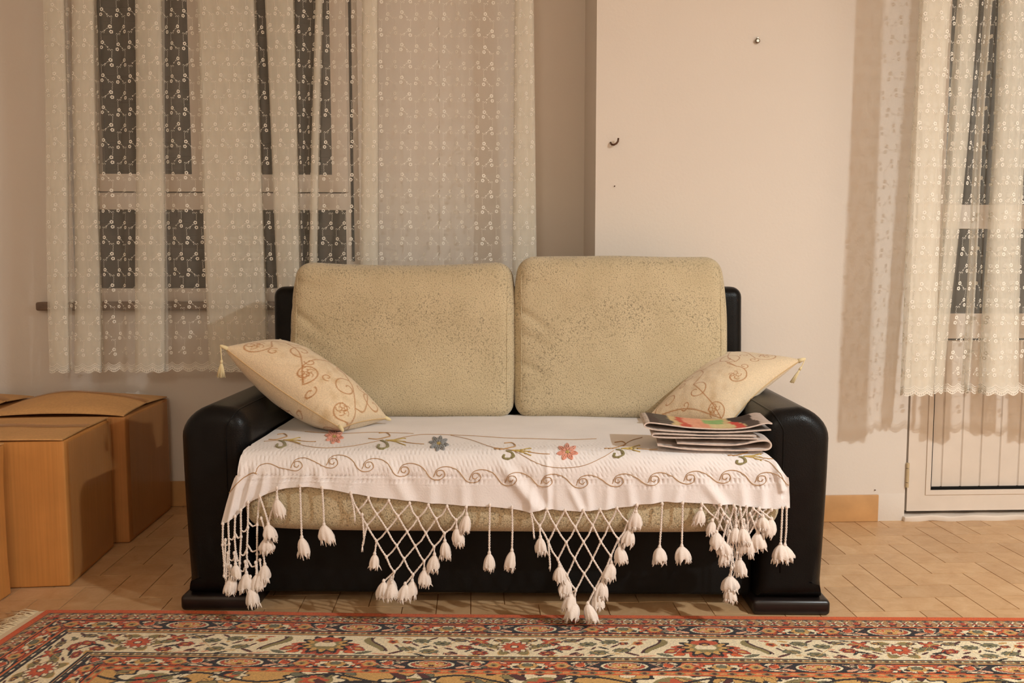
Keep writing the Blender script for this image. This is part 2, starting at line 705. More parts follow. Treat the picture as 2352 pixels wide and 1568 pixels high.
# projecting wall with the balcony door
dx0 = float(hit_y(2077, 1170, YR)[0])
dx1 = dx0 + 0.92
DZ1 = 2.2
dz0 = zpix(1191, YR, 2200)
mb = MB()
mb.box((XP, YR, -0.08), (dx0, YL + TH, ZC))
mb.box((dx1, YR, -0.08), (XRW, YL + TH, ZC))
mb.box((dx0, YR, DZ1), (dx1, YL + TH, ZC))
struct(mb.build('wall_back_right', M['wall'], smooth=False))
# plaster jamb strip that runs down past the skirting, and the worn threshold
jx0 = float(hit_y(2016, 1180, YR)[0])
mb = MB()
rounded(mb, (dx0 - jx0) / 2, 0.006, 0.052, 0.003, 2, (2, 2, 2), ((dx0 + jx0) / 2, YR + 0.0056, 0.0525))
struct(mb.build('trim_2', M['wall']))


def thresh(P):
    n = fbm(P, 60, 3)
    P = P.copy()
    P[:, 1] += np.where(P[:, 1] < 0, 0.004 * n, 0)
    P[:, 2] += 0.002 * n
    return P


mb = MB()
tz = max(0.012, zpix(1181, YR - 0.005, 2200))
rounded(mb, (dx1 - dx0) / 2 + 0.006, 0.05, tz / 2, 0.004, 2, (60, 2, 2), ((dx0 + dx1) / 2, YR + 0.035, tz / 2 - 0.003), thresh)
struct(mb.build('trim_3', M['white']))

door = struct(empty('door_1', ((dx0 + dx1) / 2, YR, 0)))
DL = np.array(door.location)


def dbox(mb, x0, x1, y0, y1, z0, z1, mat=0):
    mb.box((x0 - DL[0], y0 - DL[1], z0 - DL[2]), (x1 - DL[0], y1 - DL[1], z1 - DL[2]), mat)


YD = YR + 0.004
zb0 = zpix(1172, YD, 2200)
zb1 = zpix(1124, YD, 2200)
zpt = zpix(777, YD, 2250)
zq0 = zpix(720, YD, 2250)
zq1 = zpix(525, YD, 2250)
zm1 = zpix(470, YD, 2250)
ex0 = dx0 + 0.010
ex1 = dx1 - 0.010
fx0 = float(hit_y(2137, 1100, YD)[0])
fx1 = ex1 - (fx0 - ex0)
gx0_ = fx0 + 0.012
gx1_ = fx1 - 0.012
# a dark liner behind the joints
mb = MB()
dbox(mb, dx0, dx1, YR + 0.055, YR + 0.06, tz, DZ1)
mb.build('joint_liner', M['dark'], door, smooth=False)
mb = MB()
f0, f1 = YD, YD + 0.05
dbox(mb, ex0, fx0, f0, f1, zb0, DZ1 - 0.01)
dbox(mb, fx1, ex1, f0, f1, zb0, DZ1 - 0.01)
dbox(mb, fx0, fx1, f0, f1, zb0, zb1)
dbox(mb, fx0, fx1, f0, f1, zpt, zq0)
dbox(mb, fx0, fx1, f0, f1, zq1, zm1)
dbox(mb, fx0, fx1, f0, f1, DZ1 - 0.09, DZ1 - 0.01)
# glazing beads beside the panes and the raised inner edge of the bottom rail
for (za, zb) in ((zq0, zq1), (zm1, DZ1 - 0.09)):
    dbox(mb, fx0, gx0_, f0 + 0.006, f1, za, zb)
    dbox(mb, gx1_, fx1, f0 + 0.006, f1, za, zb)
dbox(mb, fx0 - 0.018, fx1 + 0.018, f0 - 0.004, f0 + 0.002, zb1 - 0.018, zb1)
dbox(mb, fx0 - 0.018, fx0, f0 - 0.004, f0 + 0.002, zb1, zpt)
sharp(mb.build('door_leaf', M['white'], door))
mb = MB()
pw = 0.0735
x = fx0 + 0.008
npl = 0
while x < fx1 - 0.02:
    xe = min(x + (0.044 if npl == 0 else pw) - 0.0022, fx1)
    c = 0.003
    mb.add([(x - DL[0], YD + 0.022 - DL[1], zb1 + 0.008), (xe - DL[0], YD + 0.022 - DL[1], zb1 + 0.008),
            (xe - DL[0], YD + 0.022 - DL[1], zpt - 0.007), (x - DL[0], YD + 0.022 - DL[1], zpt - 0.007),
            (x + c - DL[0], YD + 0.018 - DL[1], zb1 + 0.008), (xe - c - DL[0], YD + 0.018 - DL[1], zb1 + 0.008),
            (xe - c - DL[0], YD + 0.018 - DL[1], zpt - 0.007), (x + c - DL[0], YD + 0.018 - DL[1], zpt - 0.007)],
           [(4, 5, 6, 7), (0, 4, 7, 3), (1, 2, 6, 5)])
    x = xe + 0.0022
    npl += 1
dbox(mb, fx0 + 0.008, fx1, YD + 0.0225, YD + 0.04, zb1 + 0.008, zpt - 0.007)
mb.build('lower_panel', M['white'], door, smooth=False)
mb = MB()
dbox(mb, fx0, fx1, YD + 0.002, YD + 0.03, zb1, zb1 + 0.0065)
dbox(mb, fx0, fx1, YD + 0.012, YD + 0.03, zpt - 0.007, zpt)
dbox(mb, fx0, fx0 + 0.006, YD + 0.002, YD + 0.03, zb1, zpt)
dbox(mb, fx1 - 0.006, fx1, YD + 0.002, YD + 0.03, zb1, zpt)
mb.build('gasket', M['dark'], door, smooth=False)
for (za, zb) in ((zq0, zq1), (zm1, DZ1 - 0.09)):
    mb = MB()
    dbox(mb, gx0_, gx1_, YD + 0.03, YD + 0.034, za, zb)
    mb.build('pane', M['glass'], door, smooth=False)
mb = MB()
z = zq0 - 0.05
while z < DZ1 - 0.05:
    dbox(mb, fx0, fx1, YD + 0.085, YD + 0.095, z + 0.001, z + 0.05)
    z += 0.05
mb.build('shutter', M['door_shutter'], door, smooth=False)
for (ya, yb) in ((290, 345), (690, 735), (1062, 1118)):
    zA, zB = zpix(yb, YR, 2085), zpix(ya, YR, 2085)
    mb = MB()
    for q in range(3):
        za = zA + (zB - zA) * (0, 0.22, 0.80)[q]
        zb = zA + (zB - zA) * (0.19, 0.77, 1.0)[q]
        mb.tube([(dx0 + 0.004 - DL[0], YR - 0.006 - DL[1], za), (dx0 + 0.004 - DL[0], YR - 0.006 - DL[1], zb)], 0.006, 10)
    sharp(mb.build('hinge', M['hinge'] if ya > 600 else M['bronze'], door))

# skirting tiles
def skirting(name, x0, x1, y, tile=0.335):
    mb = MB()
    x = x1
    while x > x0 + 0.005:
        xs = max(x - tile, x0)
        rounded(mb, (x - xs) / 2 - 0.0008, 0.005, 0.05, 0.002, 2, (2, 2, 2), ((x + xs) / 2, y - 0.005, 0.0505))
        x = xs
    return struct(sharp(mb.build(name, M['skirting'])))


skirting('baseboard_right', XP - 0.01, jx0 - 0.002, YR)
skirting('baseboard_left', XLW, XP, YL)
mb = MB()
rounded(mb, 0.005, (YL - YR - 0.02) / 2, 0.05, 0.002, 2, (2, 2, 2), (XP - 0.005, (YL + YR) / 2 - 0.002, 0.0505))
struct(sharp(mb.build('baseboard_pier', M['skirting'])))

# things on the wall
p = hit_y(1410, 331, YR)
hook = MB()
q = 0.0135
hook.tube([p + (0.012 * -1, 0.004, 0.006), p + (-0.012, -0.006, 0.004), p + (-0.010, -0.014, -0.003), p + (-0.003, -0.018, -0.005),
           p + (0.006, -0.020, 0.0), p + (0.011, -0.021, 0.007), p + (0.0125, -0.021, 0.018)], 0.0035, 8)
tag(hook.build('wall_hook', M['bronze']), 'small brown curved hook on the bare wall near its corner', 'hook')
p = hit_y(1738, 96, YR)
sc = MB()
sc.tube([p + (0, 0.004, 0), p + (0, -0.006, 0)], 0.0045, 10)
sc.tube([p + (0.0005, -0.006, 0.001), p + (0.0005, -0.010, 0.001), p + (0.0005, -0.0125, 0.001)], [0.0085, 0.0085, 0.005], 14)
sc.tube([p + (0.0015, -0.003, 0.011), p + (0.0015, -0.010, 0.011)], 0.003, 8)
tag(sharp(sc.build('screw', M['steel'])), 'shiny metal screw high on the bare wall above the right back cushion', 'screw')
for (a, b, lb) in ((1411.5, 428, 'tiny dark nail in the bare wall below the hook'), (2009, 1125, 'tiny dark hole just above the skirting tile beside the door')):
    p = hit_y(a, b, YR)
    nb = MB()
    nb.tube([p + (0, 0.003, 0), p + (0, -0.006, 0.001)], 0.0019, 8)  # the peg beside the door stands in for a small hole
    tag(nb.build('nail', M['bronze']), lb, 'nail')

# ------------------------------------------------------------------ lace curtains
def lace_motif(mir):
    """flat polygons of one sprig in metres (du, dz): two eyelet flowers, a dotted tail, a chain above"""
    polys = []

    def ring(cx, cz, ro, ri, n=15):
        for k in range(n):
            a, b = 2 * PI * k / n, 2 * PI * (k + 1) / n
            oa = ro * (0.84 if k % 3 == 0 else 1.06)
            ob = ro * (0.84 if (k + 1) % 3 == 0 else 1.06)
            polys.append([(cx + ri * math.cos(a), cz + ri * math.sin(a)), (cx + oa * math.cos(a), cz + oa * math.sin(a)),
                          (cx + ob * math.cos(b), cz + ob * math.sin(b)), (cx + ri * math.cos(b), cz + ri * math.sin(b))])

    def dot(cx, cz, r, n=6):
        polys.append([(cx + r * math.cos(2 * PI * k / n), cz + r * math.sin(2 * PI * k / n)) for k in range(n)])

    def stroke(p, q, w):
        dx, dz = q[0] - p[0], q[1] - p[1]
        L = math.hypot(dx, dz)
        nx, nz = -dz / L * w, dx / L * w
        polys.append([(p[0] + nx, p[1] + nz), (p[0] - nx, p[1] - nz), (q[0] - nx, q[1] - nz), (q[0] + nx, q[1] + nz)])
    ring(0, 0, 0.0066, 0.0027)
    ring(0.0036, -0.0175, 0.0064, 0.0027)
    dot(-0.0075, -0.0065, 0.0016)
    dot(-0.0110, -0.0085, 0.0013)
    dot(-0.0140, -0.0125, 0.0012)
    dot(-0.0182, -0.0155, 0.0024)
    # chain of stitches rising from the flower
    pts = [(0.002, 0.008), (0.006, 0.012), (0.002, 0.016), (0.0065, 0.020), (0.003, 0.0245), (0.0065, 0.029), (0.002, 0.033)]
    for a, b in zip(pts[:-1], pts[1:]):
        stroke((a[0] * .85 + b[0] * .15, a[1] * .85 + b[1] * .15), (a[0] * .3 + b[0] * .7, a[1] * .3 + b[1] * .7), 0.00055)
    lf = [(-0.006, 0.032), (-0.009, 0.036), (-0.003, 0.0385), (0.000, 0.033), (0.005, 0.0385), (0.008, 0.034)]
    for a, b in zip(lf[:-1], lf[1:]):
        stroke(a, b, 0.0005)
    if mir:
        polys = [[(-a, b) for a, b in reversed(pl)] for pl in polys]
    return polys


MOTIF = [lace_motif(False), lace_motif(True)]


def make_curtain(name, label, zones, y0, ztop, zhem, hem_slope, seed):
    """zones run left to right: (kind, x0_top, x1_top, x0_bottom, x1_bottom, depth)"""
    rg = random.Random(seed)
    S, XT, XB, YY, GA = [], [], [], [], []
    s = 0.0

    def put(xt, xb, y, g, ds):
        nonlocal s
        s += ds
        S.append(s); XT.append(xt); XB.append(xb); YY.append(y); GA.append(g)
    for (kind, a0, a1, b0, b1, dy) in zones:
        w = a1 - a0
        wb = b1 - b0
        if kind == 'flat':
            n = max(2, int(max(w, wb) / 0.012))
            ph = rg.uniform(0, 6)
            am = 0.010
            for k in range(n + 1):
                t = k / n
                put(a0 + w * t, b0 + wb * t, y0 + dy + am * math.sin(ph + t * PI * max(1, round(w / 0.06))), 0.13, 0.0015 if k == 0 else max(w, wb, 0.02) / n)
        else:
            n = max(3, int(w / 0.01))
            dep = 0.017
            for lay in range(3):
                for k in range(n + 1):
                    t = k / n
                    tt = t if lay % 2 == 0 else 1 - t
                    curve = 0.006 * math.sin(PI * tt)
                    put(a0 + w * tt, b0 + wb * tt, y0 + dy - 0.028 + lay * dep - curve, 0.44 if lay == 0 else 0.40,
                        dep if k == 0 and lay else max(w, wb, 0.02) / n)
    S, XT, XB, YY, GA = map(np.array, (S, XT, XB, YY, GA))
    nz = 40
    scal = 0.0115 * np.abs(np.sin(S / 0.043 * PI))
    hz = zhem + hem_slope(XB) - scal
    rows = np.linspace(0, 1, nz + 1)
    P = np.zeros((len(S), nz + 1, 3))
    for j, t in enumerate(rows):
        z = ztop + (hz - ztop) * t
        tl = np.clip((ztop - z) / (ztop - zhem), 0, 1.1)
        P[:, j, 0] = XT + (XB - XT) * tl
        P[:, j, 1] = YY + 0.006 * np.sin(z * 5 + S * 9)
        P[:, j, 2] = z
    mb = MB()
    mb.grid(P, 0)
    gat = np.repeat(GA, nz + 1)

    def pos(ss, z):
        tl = np.clip((ztop - z) / (ztop - zhem), 0, 1.1)
        return np.stack([np.interp(ss, S, XT) * (1 - tl) + np.interp(ss, S, XB) * tl,
                         np.interp(ss, S, YY) + 0.006 * np.sin(z * 5 + ss * 9) - 0.0012, z], -1)
    # embroidery lies on the cloth
    V2, F2 = [], []
    nv = 0
    CW, CH = 0.054, 0.116
    for row in range(int((ztop - zhem - 0.06) / (CH / 2))):
        z = zhem + 0.075 + row * CH / 2
        for col in range(int(S[-1] / CW) + 1):
            ss = (col + (0.5 if row % 2 else 0.0)) * CW + 0.02
            if ss < 0.012 or ss > S[-1] - 0.012:
                continue
            jz = rg.uniform(-0.003, 0.003)
            for pl in MOTIF[row % 2]:
                a = np.array(pl)
                V2.append(pos(np.clip(ss + a[:, 0], 0, S[-1]), z + jz + a[:, 1]))
                F2.append(tuple(range(nv, nv + len(pl))))
                nv += len(pl)
    mb.add(np.concatenate(V2), F2, 1)
    # scalloped lace border: parallel wavy threads with short bars between the lowest two
    sd = np.linspace(0, S[-1], int(S[-1] / 0.0036))
    wav = -0.0115 * np.abs(np.sin(sd / 0.043 * PI)) + np.interp(np.interp(sd, S, XB), np.sort(XB), hem_slope(np.sort(XB)))
    for off, wd in ((0.000, 0.0016), (0.0085, 0.0014), (0.0125, 0.0010), (0.0175, 0.0010), (0.0240, 0.0011)):
        a = pos(sd, zhem + wav + off)
        b = pos(sd, zhem + wav + off + 2 * wd)
        mb.grid(np.stack([a, b], 1), 1)
    step = 0.0072
    for ss in np.arange(0.003, S[-1], step):
        w = -0.0115 * abs(math.sin(ss / 0.043 * PI)) + float(hem_slope(np.interp(ss, S, XB)))
        q = np.array([ss - 0.0011, ss + 0.0011, ss + 0.0011, ss - 0.0011])
        mb.add(pos(q, zhem + w + np.array([0.001, 0.001, 0.009, 0.009])), [(0, 1, 2, 3)], 1)
    full = np.concatenate([gat, np.ones(mb.n - len(gat))])
    base = empty(name, (float(XB.mean()), y0, zhem))
    for k in range(len(mb.v)):
        mb.v[k] = mb.v[k] - np.array([float(XB.mean()), y0, zhem])
    mb.build('lace_panel', [M['sheer'], M['lace']], base, attrs={'gather': full})
    # gathered heading tape and glide rail above the picture
    hd = MB()
    hd.box((XT.min() - XB.mean(), -0.045, ztop - zhem - 0.01), (XT.max() - XB.mean(), 0.045, ztop - zhem + 0.05))
    hd.build('heading_rail', M['white'], base, smooth=False)
    return tag(base, label, 'curtain')


def zones_from_px(strips, y0, py_top, py_bot, dy):
    """strips: px spans (top x0, x1, bottom x0, x1); the cloth between them hangs flat"""
    out = []
    prev = None
    ztop_, zb_ = 2.62, None
    for q in strips:
        yy = y0 + dy + (q[4] if len(q) > 4 else 0.0) - (0.0 if len(q) > 5 else 0.028)
        a0, a1 = [float(hit_y(v, py_top, yy)[0]) for v in q[:2]]
        b0, b1 = [float(hit_y(v, py_bot, yy)[0]) for v in q[2:4]]
        if prev and a0 - prev[0] > 0.004:
            out.append(('flat', prev[0], a0, prev[1], b0, dy))
        d2 = q[4] if len(q) > 4 else 0.0
        out.append((('strip' if len(q) < 6 else q[5]), a0, a1, b0, b1, dy + d2))
        prev = (a1, b1)
    return out


YC1 = YL - 0.17
zh1 = float(hit_y(500, 846, YC1)[2])


def extrap(strips, frac):
    # the strips are read at the top edge of the photo; carry their lean on up to the rail
    return [tuple([q[0] + (q[0] - q[2]) * frac, q[1] + (q[1] - q[3]) * frac] + list(q[2:])) for q in strips]


L_STRIPS = [(112, 158, 113, 157), (178, 224, 172, 229), (321, 379, 311, 378), (463, 592, 479, 614), (618, 680, 646, 692),
            (727, 741, 704, 722), (835, 870, 827, 868), (1010, 1060, 1010, 1050, 0.0, 'flat'), (1182, 1226, 1176, 1236)]
make_curtain('lace_curtain', 'sheer floral lace curtain over the wide dark window behind the sofa',
             zones_from_px(extrap(L_STRIPS, 0.72), YC1, 0, 846, 0.0), YC1, 2.60, zh1, lambda x: x * 0.0, 3)
YC2 = YR - 0.235
zh2 = float(hit_y(2150, 897, YC2)[2])
R_STRIPS = [(2108, 2168, 2077, 2142, -0.02), (2197, 2234, 2144, 2168, 0.03), (2256, 2262, 2218, 2224, 0.03), (2292, 2345, 2262, 2338, -0.01),
            (2376, 2430, 2366, 2424, 0.02), (2470, 2540, 2470, 2540, -0.01), (2600, 2660, 2600, 2660, 0.02), (2720, 2790, 2720, 2790)]
make_curtain('lace_curtain', 'sheer floral lace curtain hanging in front of the white balcony door',
             zones_from_px(extrap(R_STRIPS, 0.68), YC2, 0, 897, 0.0), YC2, 2.60, zh2, lambda x: x * 0.0, 5)

# ------------------------------------------------------------------ sofa
fl = hit_z(414, 1403, 0)
frr = hit_z(1908, 1415, 0)
SO = (fl + frr) / 2
SA = math.atan2(frr[1] - fl[1], frr[0] - fl[0])
HW = float(np.linalg.norm(frr - fl)) / 2
sofa = empty('sofa', tuple(SO), SA)
tag(sofa, 'two-seater sofa with black leatherette arms and beige chenille cushions', 'sofa')
SR = np.array(Matrix.Rotation(SA, 3, 'Z'))


def to_local(P):
    return (np.asarray(P) - SO) @ SR


def to_world(P):
    return np.asarray(P) @ SR.T + SO


def LP(px, py, yl):
    """point of the sofa's own frame on its plane y = yl seen at a photo pixel"""
    o = to_local(CAM_O)
    d = ray(px, py) @ SR
    return o + d * ((yl - o[1]) / d[1])


def LZ(px, py, zl):
    o = to_local(CAM_O)
    d = ray(px, py) @ SR
    return o + d * ((zl - o[2]) / d[2])


ARM_W, ARM_T = 0.188, 0.566
FOOT_H = 0.043
ARM_X = HW - 0.008


def arm_profile(sgn):
    """outline in (x, z), outer side at +ARM_X, counter-clockwise"""
    pts = []
    xo, xi, z0, z1 = ARM_X, ARM_X - ARM_W, FOOT_H, ARM_T
    ro, ri = 0.085, 0.062
    lean = 0.012
    pts.append((xi, z0))
    pts.append((xo - lean, z0))
    for k in range(5):
        t = k / 5
        pts.append((xo - lean * (1 - t) ** 1.5 if k else xo - lean, z0 + 0.05 + (z1 - ro - z0 - 0.05) * t))
    for k in range(9):
        a = k / 8 * PI / 2
        pts.append((xo - ro + ro * math.cos(a), z1 - ro + ro * math.sin(a) * (1.0 - 0.12 * math.cos(a))))
    for k in range(7):
        a = PI / 2 + k / 6 * PI / 2
        pts.append((xi + ri + ri * math.cos(a), z1 - 0.004 - ri + ri * math.sin(a)))
    for k in range(1, 5):
        pts.append((xi, z1 - ri - (z1 - ri - z0) * k / 5))
    P = np.array(pts)
    P[:, 0] *= sgn
    return P


for sgn in (-1, 1):
    prof = arm_profile(sgn)
    c = prof.mean(0)
    nrm = np.roll(prof, -1, 0) - np.roll(prof, 1, 0)
    nrm = np.stack([nrm[:, 1], -nrm[:, 0]], -1) * sgn
    nrm /= np.linalg.norm(nrm, axis=1, keepdims=True)
    rings = []
    R = 0.044
    for k in range(9):
        a = k / 8 * PI / 2
        rings.append((R - R * math.sin(a), R - R * math.cos(a)))
    ys = [(ins, y) for ins, y in rings] + [(0, 0.12), (0, 0.3), (0, 0.5), (0, 0.68), (0.006, 0.695), (0.02, 0.70)]
    P = np.zeros((len(ys), len(prof), 3))
    for i, (ins, y) in enumerate(ys):
        q = prof - nrm * ins
        q[:, 1] = np.maximum(q[:, 1], FOOT_H)
        P[i, :, 0], P[i, :, 1], P[i, :, 2] = q[:, 0], y, q[:, 1]
    mb = MB()
    n = len(prof)
    fs = []
    for i in range(len(ys) - 1):
        for j in range(n):
            j2 = (j + 1) % n
            f = (i * n + j, i * n + j2, (i + 1) * n + j2, (i + 1) * n + j)
            fs.append(f if sgn > 0 else f[::-1])
    f = tuple(range(n))
    fs.append(f[::-1] if sgn > 0 else f)
    f = tuple((len(ys) - 1) * n + j for j in range(n))
    fs.append(f if sgn > 0 else f[::-1])
    mb.add(P.reshape(-1, 3), fs)
    arm = sharp(mb.build('armrest', M['leather'], sofa), 50)
    # stitched seam that runs along the arm and turns down its front near the inner edge
    top_j = [q for q in range(len(prof)) if prof[q, 1] > ARM_T - 0.02]
    sj = min(top_j, key=lambda q: abs(abs(prof[q, 0]) - (ARM_X - ARM_W + 0.030)))
    xs_ = P[0, sj, 0]
    pts = [(xs_ + sgn * 0.004, -0.0004, z) for z in np.linspace(0.12, P[0, sj, 2] - 0.01, 12)]
    pts += [tuple(P[q, sj] + np.array([0, -0.0004 if q < 6 else 0, 0.0004])) for q in range(len(ys) - 2)]
    sm = MB()
    sm.tube(pts, 0.0019, 6)
    sm.build('seam', M['leather'], arm)
    # plinth foot
    mb = MB()
    fw = 0.209
    rounded(mb, fw / 2, 0.34, FOOT_H / 2, 0.012, 4, (2, 4, 2), (sgn * (HW - fw / 2), 0.34, FOOT_H / 2))
    mb.build('foot', M['foot'], sofa)

mb = MB()
rounded(mb, ARM_X - ARM_W - 0.002, 0.31, 0.103, 0.012, 3, (8, 4, 3), (0, 0.37, 0.135))
mb.build('base', M['base_black'], sofa)
# cover strip beside the right arm
# backrest shell
bl, br = LP(630, 655, 0.665), LP(1703, 665, 0.665)


def back_def(P):
    P = P.copy()
    t = np.clip((P[:, 2] + 0.38) / 0.76, 0, 1)
    P[:, 0] *= 1 + 0.010 * (1 - t)
    P[:, 1] += 0.010 * t
    P[:, 1] -= 0.004 * fbm(P, 9, 4)
    return P


mb = MB()
zb_ = (bl[2] + br[2]) / 2 + 0.003
rounded(mb, (br[0] - bl[0]) / 2, 0.055, (zb_ - 0.10) / 2, 0.035, 5, (12, 3, 10), ((br[0] + bl[0]) / 2, 0.68, (zb_ + 0.10) / 2), back_def)
mb.build('backrest', M['leather'], sofa)

# seat cushion with its front lip widened before the arms
SEAT_T, SEAT_B, LIP = 0.449, 0.247, -0.088
lipl, lipr = LP(552, 1150, LIP)[0], LP(1800, 1150, LIP)[0]
inner = ARM_X - ARM_W - 0.004


def seat_def(P):
    P = P.copy()
    y = P[:, 1] + (0.60 + LIP) / 2
    t = np.clip((0.004 - y) / 0.010, 0, 1)
    half = np.where(P[:, 0] > 0, lipr, -lipl)
    low = np.clip((0.075 - P[:, 2]) / 0.12, 0, 1)
    P[:, 0] *= (inner + (half - inner) * t * (0.15 + 0.85 * low)) / inner
    bulge = (1 - (P[:, 0] / inner / 1.1) ** 2).clip(0) * 0.006
    P[:, 2] += np.where(P[:, 2] > 0, bulge, 0)
    # the front sags a little between the ends
    P[:, 2] += np.where(P[:, 2] < -0.05, np.where(y < 0, -0.004 + 0.02 * (np.abs(P[:, 0]) / 0.74) ** 6, 0), 0)
    return P


mb = MB()
hy = (0.60 - LIP) / 2
rounded(mb, inner, hy, (SEAT_T - SEAT_B) / 2, 0.05, 6, (24, 60, 4), (0, (0.60 + LIP) / 2, (SEAT_T + SEAT_B) / 2), seat_def)
mb.build('seat_cushion', M['chenille'], sofa)


# back cushions, boxed with a gusset and leaning on the shell
def back_cushion(pl, pr, pt, pb, seed, topsag):
    yb = 0.395
    a, b = LP(pl, 800, yb + 0.03)[0], LP(pr, 800, yb + 0.03)[0]
    zt, z0 = LP((pl + pr) / 2, pt, yb + 0.09)[2], SEAT_T + 0.008
    hx, hz, hy_ = (b - a) / 2, (zt - z0) / 2, 0.095

    def df(P):
        P = P.copy()
        u, w = P[:, 0] / hx, P[:, 2] / hz
        dome = (1 - u ** 2).clip(0) ** 0.6 * (1 - w ** 2).clip(0) ** 0.6
        front = P[:, 1] < -0.02
        P[:, 1] += np.where(front, -0.030 * dome, 0)
        # seam where the face meets the gusset
        n = fbm(P, 7, seed)
        n2 = fbm(P, 22, seed + 1)
        P[:, 1] += np.where(front, 0.005 * n + 0.0022 * n2, 0)
        # soft, slightly barrelled outline and uneven top
        P[:, 0] += 0.012 * np.sign(u) * (1 - w ** 2).clip(0) - 0.012 * u * (w > 0) * w ** 3
        P[:, 2] += np.where(w > 0, w ** 2 * (topsag * (1 - u ** 2) + 0.006 * n * (1 - u ** 2)), 0)
        # lean
        P[:, 1] += (w + 1) * 0.5 * 0.055
        # creases that start from the left gusset
        for (cz, ang, dep) in ((0.10, -0.7, 0.010), (0.02, -0.4, 0.006), (-0.07, -0.5, 0.006), (0.19, -0.25, 0.005)):
            d = (P[:, 2] - cz) - ang * (P[:, 0] + hx)
            g = np.exp(-(d / 0.012) ** 2) * np.exp(-((P[:, 0] + hx - 0.03) / 0.07) ** 2)
            P[:, 1] += np.where(front, dep * g, 0)
        return P
    mb = MB()
    rounded(mb, hx, hy_, hz, 0.048, 6, (56, 6, 44), ((a + b) / 2, yb + hy_ + 0.03, (zt + z0) / 2), df)
    o = mb.build('back_cushion', M['chenille'], sofa)
    # seam cord along both sides of the front face
    W = np.concatenate(mb.v)
    for sx in (-1, 1):
        zz = np.linspace(z0 + 0.028, zt - 0.032, 30)
        pts = []
        tgt_x = (a + b) / 2 + sx * (hx - 0.019)
        for z in zz:
            d = (W[:, 0] - tgt_x) ** 2 + (W[:, 2] - z) ** 2 + (W[:, 1] > yb + 0.13) * 1.0
            k = np.argsort(d)[:6]
            wgt = 1 / (d[k] + 1e-5)
            pts.append((W[k] * wgt[:, None]).sum(0) / wgt.sum())
        pts = np.array(pts)
        pts[:, 2] = zz
        pts[:, 1] = np.convolve(np.pad(pts[:, 1], 2, mode='edge'), np.ones(5) / 5, 'valid') - 0.001
        sm = MB()
        sm.tube(pts, np.interp(np.linspace(0, 1, 30), [0, .12, .88, 1], [.0004, .0017, .0017, .0004]), 6)
        sm.build('seam', M['chenille'], o)
    return o


back_cushion(663, 1177, 600, 965, 21, -0.012)
back_cushion(1184, 1671, 589, 963, 33, 0.004)

# ------------------------------------------------------------------ embroidered throw on the seat
throw = empty('throw_blanket', tuple(SO), SA)
tag(throw, 'white embroidered cotton throw with tasselled macrame fringe spread over the seat', 'throw')
YV = LIP - 0.012
ZT = SEAT_T + 0.0105
RV = 0.055
hem_px = [(505, 1203), (520, 1196), (540, 1184), (556, 1166), (575, 1150), (600, 1137), (640, 1122), (690, 1116), (740, 1120), (800, 1130), (860, 1141), (930, 1148),
          (990, 1155), (1070, 1160), (1130, 1163), (1180, 1168), (1215, 1174), (1245, 1168), (1290, 1171), (1340, 1173), (1390, 1170), (1470, 1158), (1530, 1151),
          (1600, 1154), (1680, 1158), (1750, 1166), (1785, 1169), (1800, 1164), (1814, 1166)]
hem = np.array([LP(a, b, YV)[[0, 2]] for a, b in hem_px])
le = np.array([LP(a, b, YV)[[0, 2]] for a, b in ((546, 1083), (538, 1098), (530, 1118), (517, 1156), (504, 1203))])
re = np.array([LP(a, b, YV)[[0, 2]] for a, b in ((1810, 1078), (1812, 1090), (1814, 1110), (1814, 1140), (1814, 1166))])
NU = 620
u = np.linspace(0, 1, NU)
Xh = le[-1, 0] + (re[-1, 0] - le[-1, 0]) * u
Zh = np.interp(Xh, hem[:, 0], hem[:, 1])
rowsP = []
topX0, topX1 = -inner + 0.006, inner - 0.006
for y in np.linspace(0.47, YV + RV, 70):
    t = np.clip((0.10 - y) / 0.12, 0, 1) ** 1.5
    x0 = topX0
    x1 = topX1
    X = x0 + (x1 - x0) * u
    crown = (1 - (X / inner / 1.1) ** 2).clip(0) * 0.006
    rowsP.append(np.stack([X, np.full(NU, y), ZT + crown], -1))
z_arc = ZT - RV
for k in range(1, 14):
    a = k / 13 * PI / 2
    z = z_arc + RV * math.cos(a)
    y = YV + RV - RV * math.sin(a)
    e = (k / 13) ** 1.15
    x0 = topX0 + (le[0, 0] - topX0) * e
    x1 = topX1 + (re[0, 0] - topX1) * e
    X = x0 + (x1 - x0) * u
    crown = (1 - (X / inner / 1.1) ** 2).clip(0) * 0.006 * math.cos(a)
    rowsP.append(np.stack([X, np.full(NU, y), z + crown], -1))
NV = 62
for k in range(1, NV + 1):
    t = k / NV
    Z = z_arc + (Zh - z_arc) * t
    x0 = np.interp(-Z, -le[:, 1], le[:, 0])
    x1 = np.interp(-Z, -re[:, 1], re[:, 0])
    x0 = x0[0] * 0.7 + np.interp(-(z_arc + (hem[:, 1].mean() - z_arc) * t), -le[:, 1], le[:, 0]) * 0.3
    x1 = x1[-1]
    X = x0 + (x1 - x0) * u
    rowsP.append(np.stack([X, np.full(NU, YV - 0.004 * t), Z], -1))
P = np.stack(rowsP, 1)                         # (NU, rows, 3)
NR = P.shape[1]
flat = P.reshape(-1, 3)
pp = project(to_world(flat))
px_, py_ = pp[:, 0], pp[:, 1]
disp = np.zeros(len(flat))
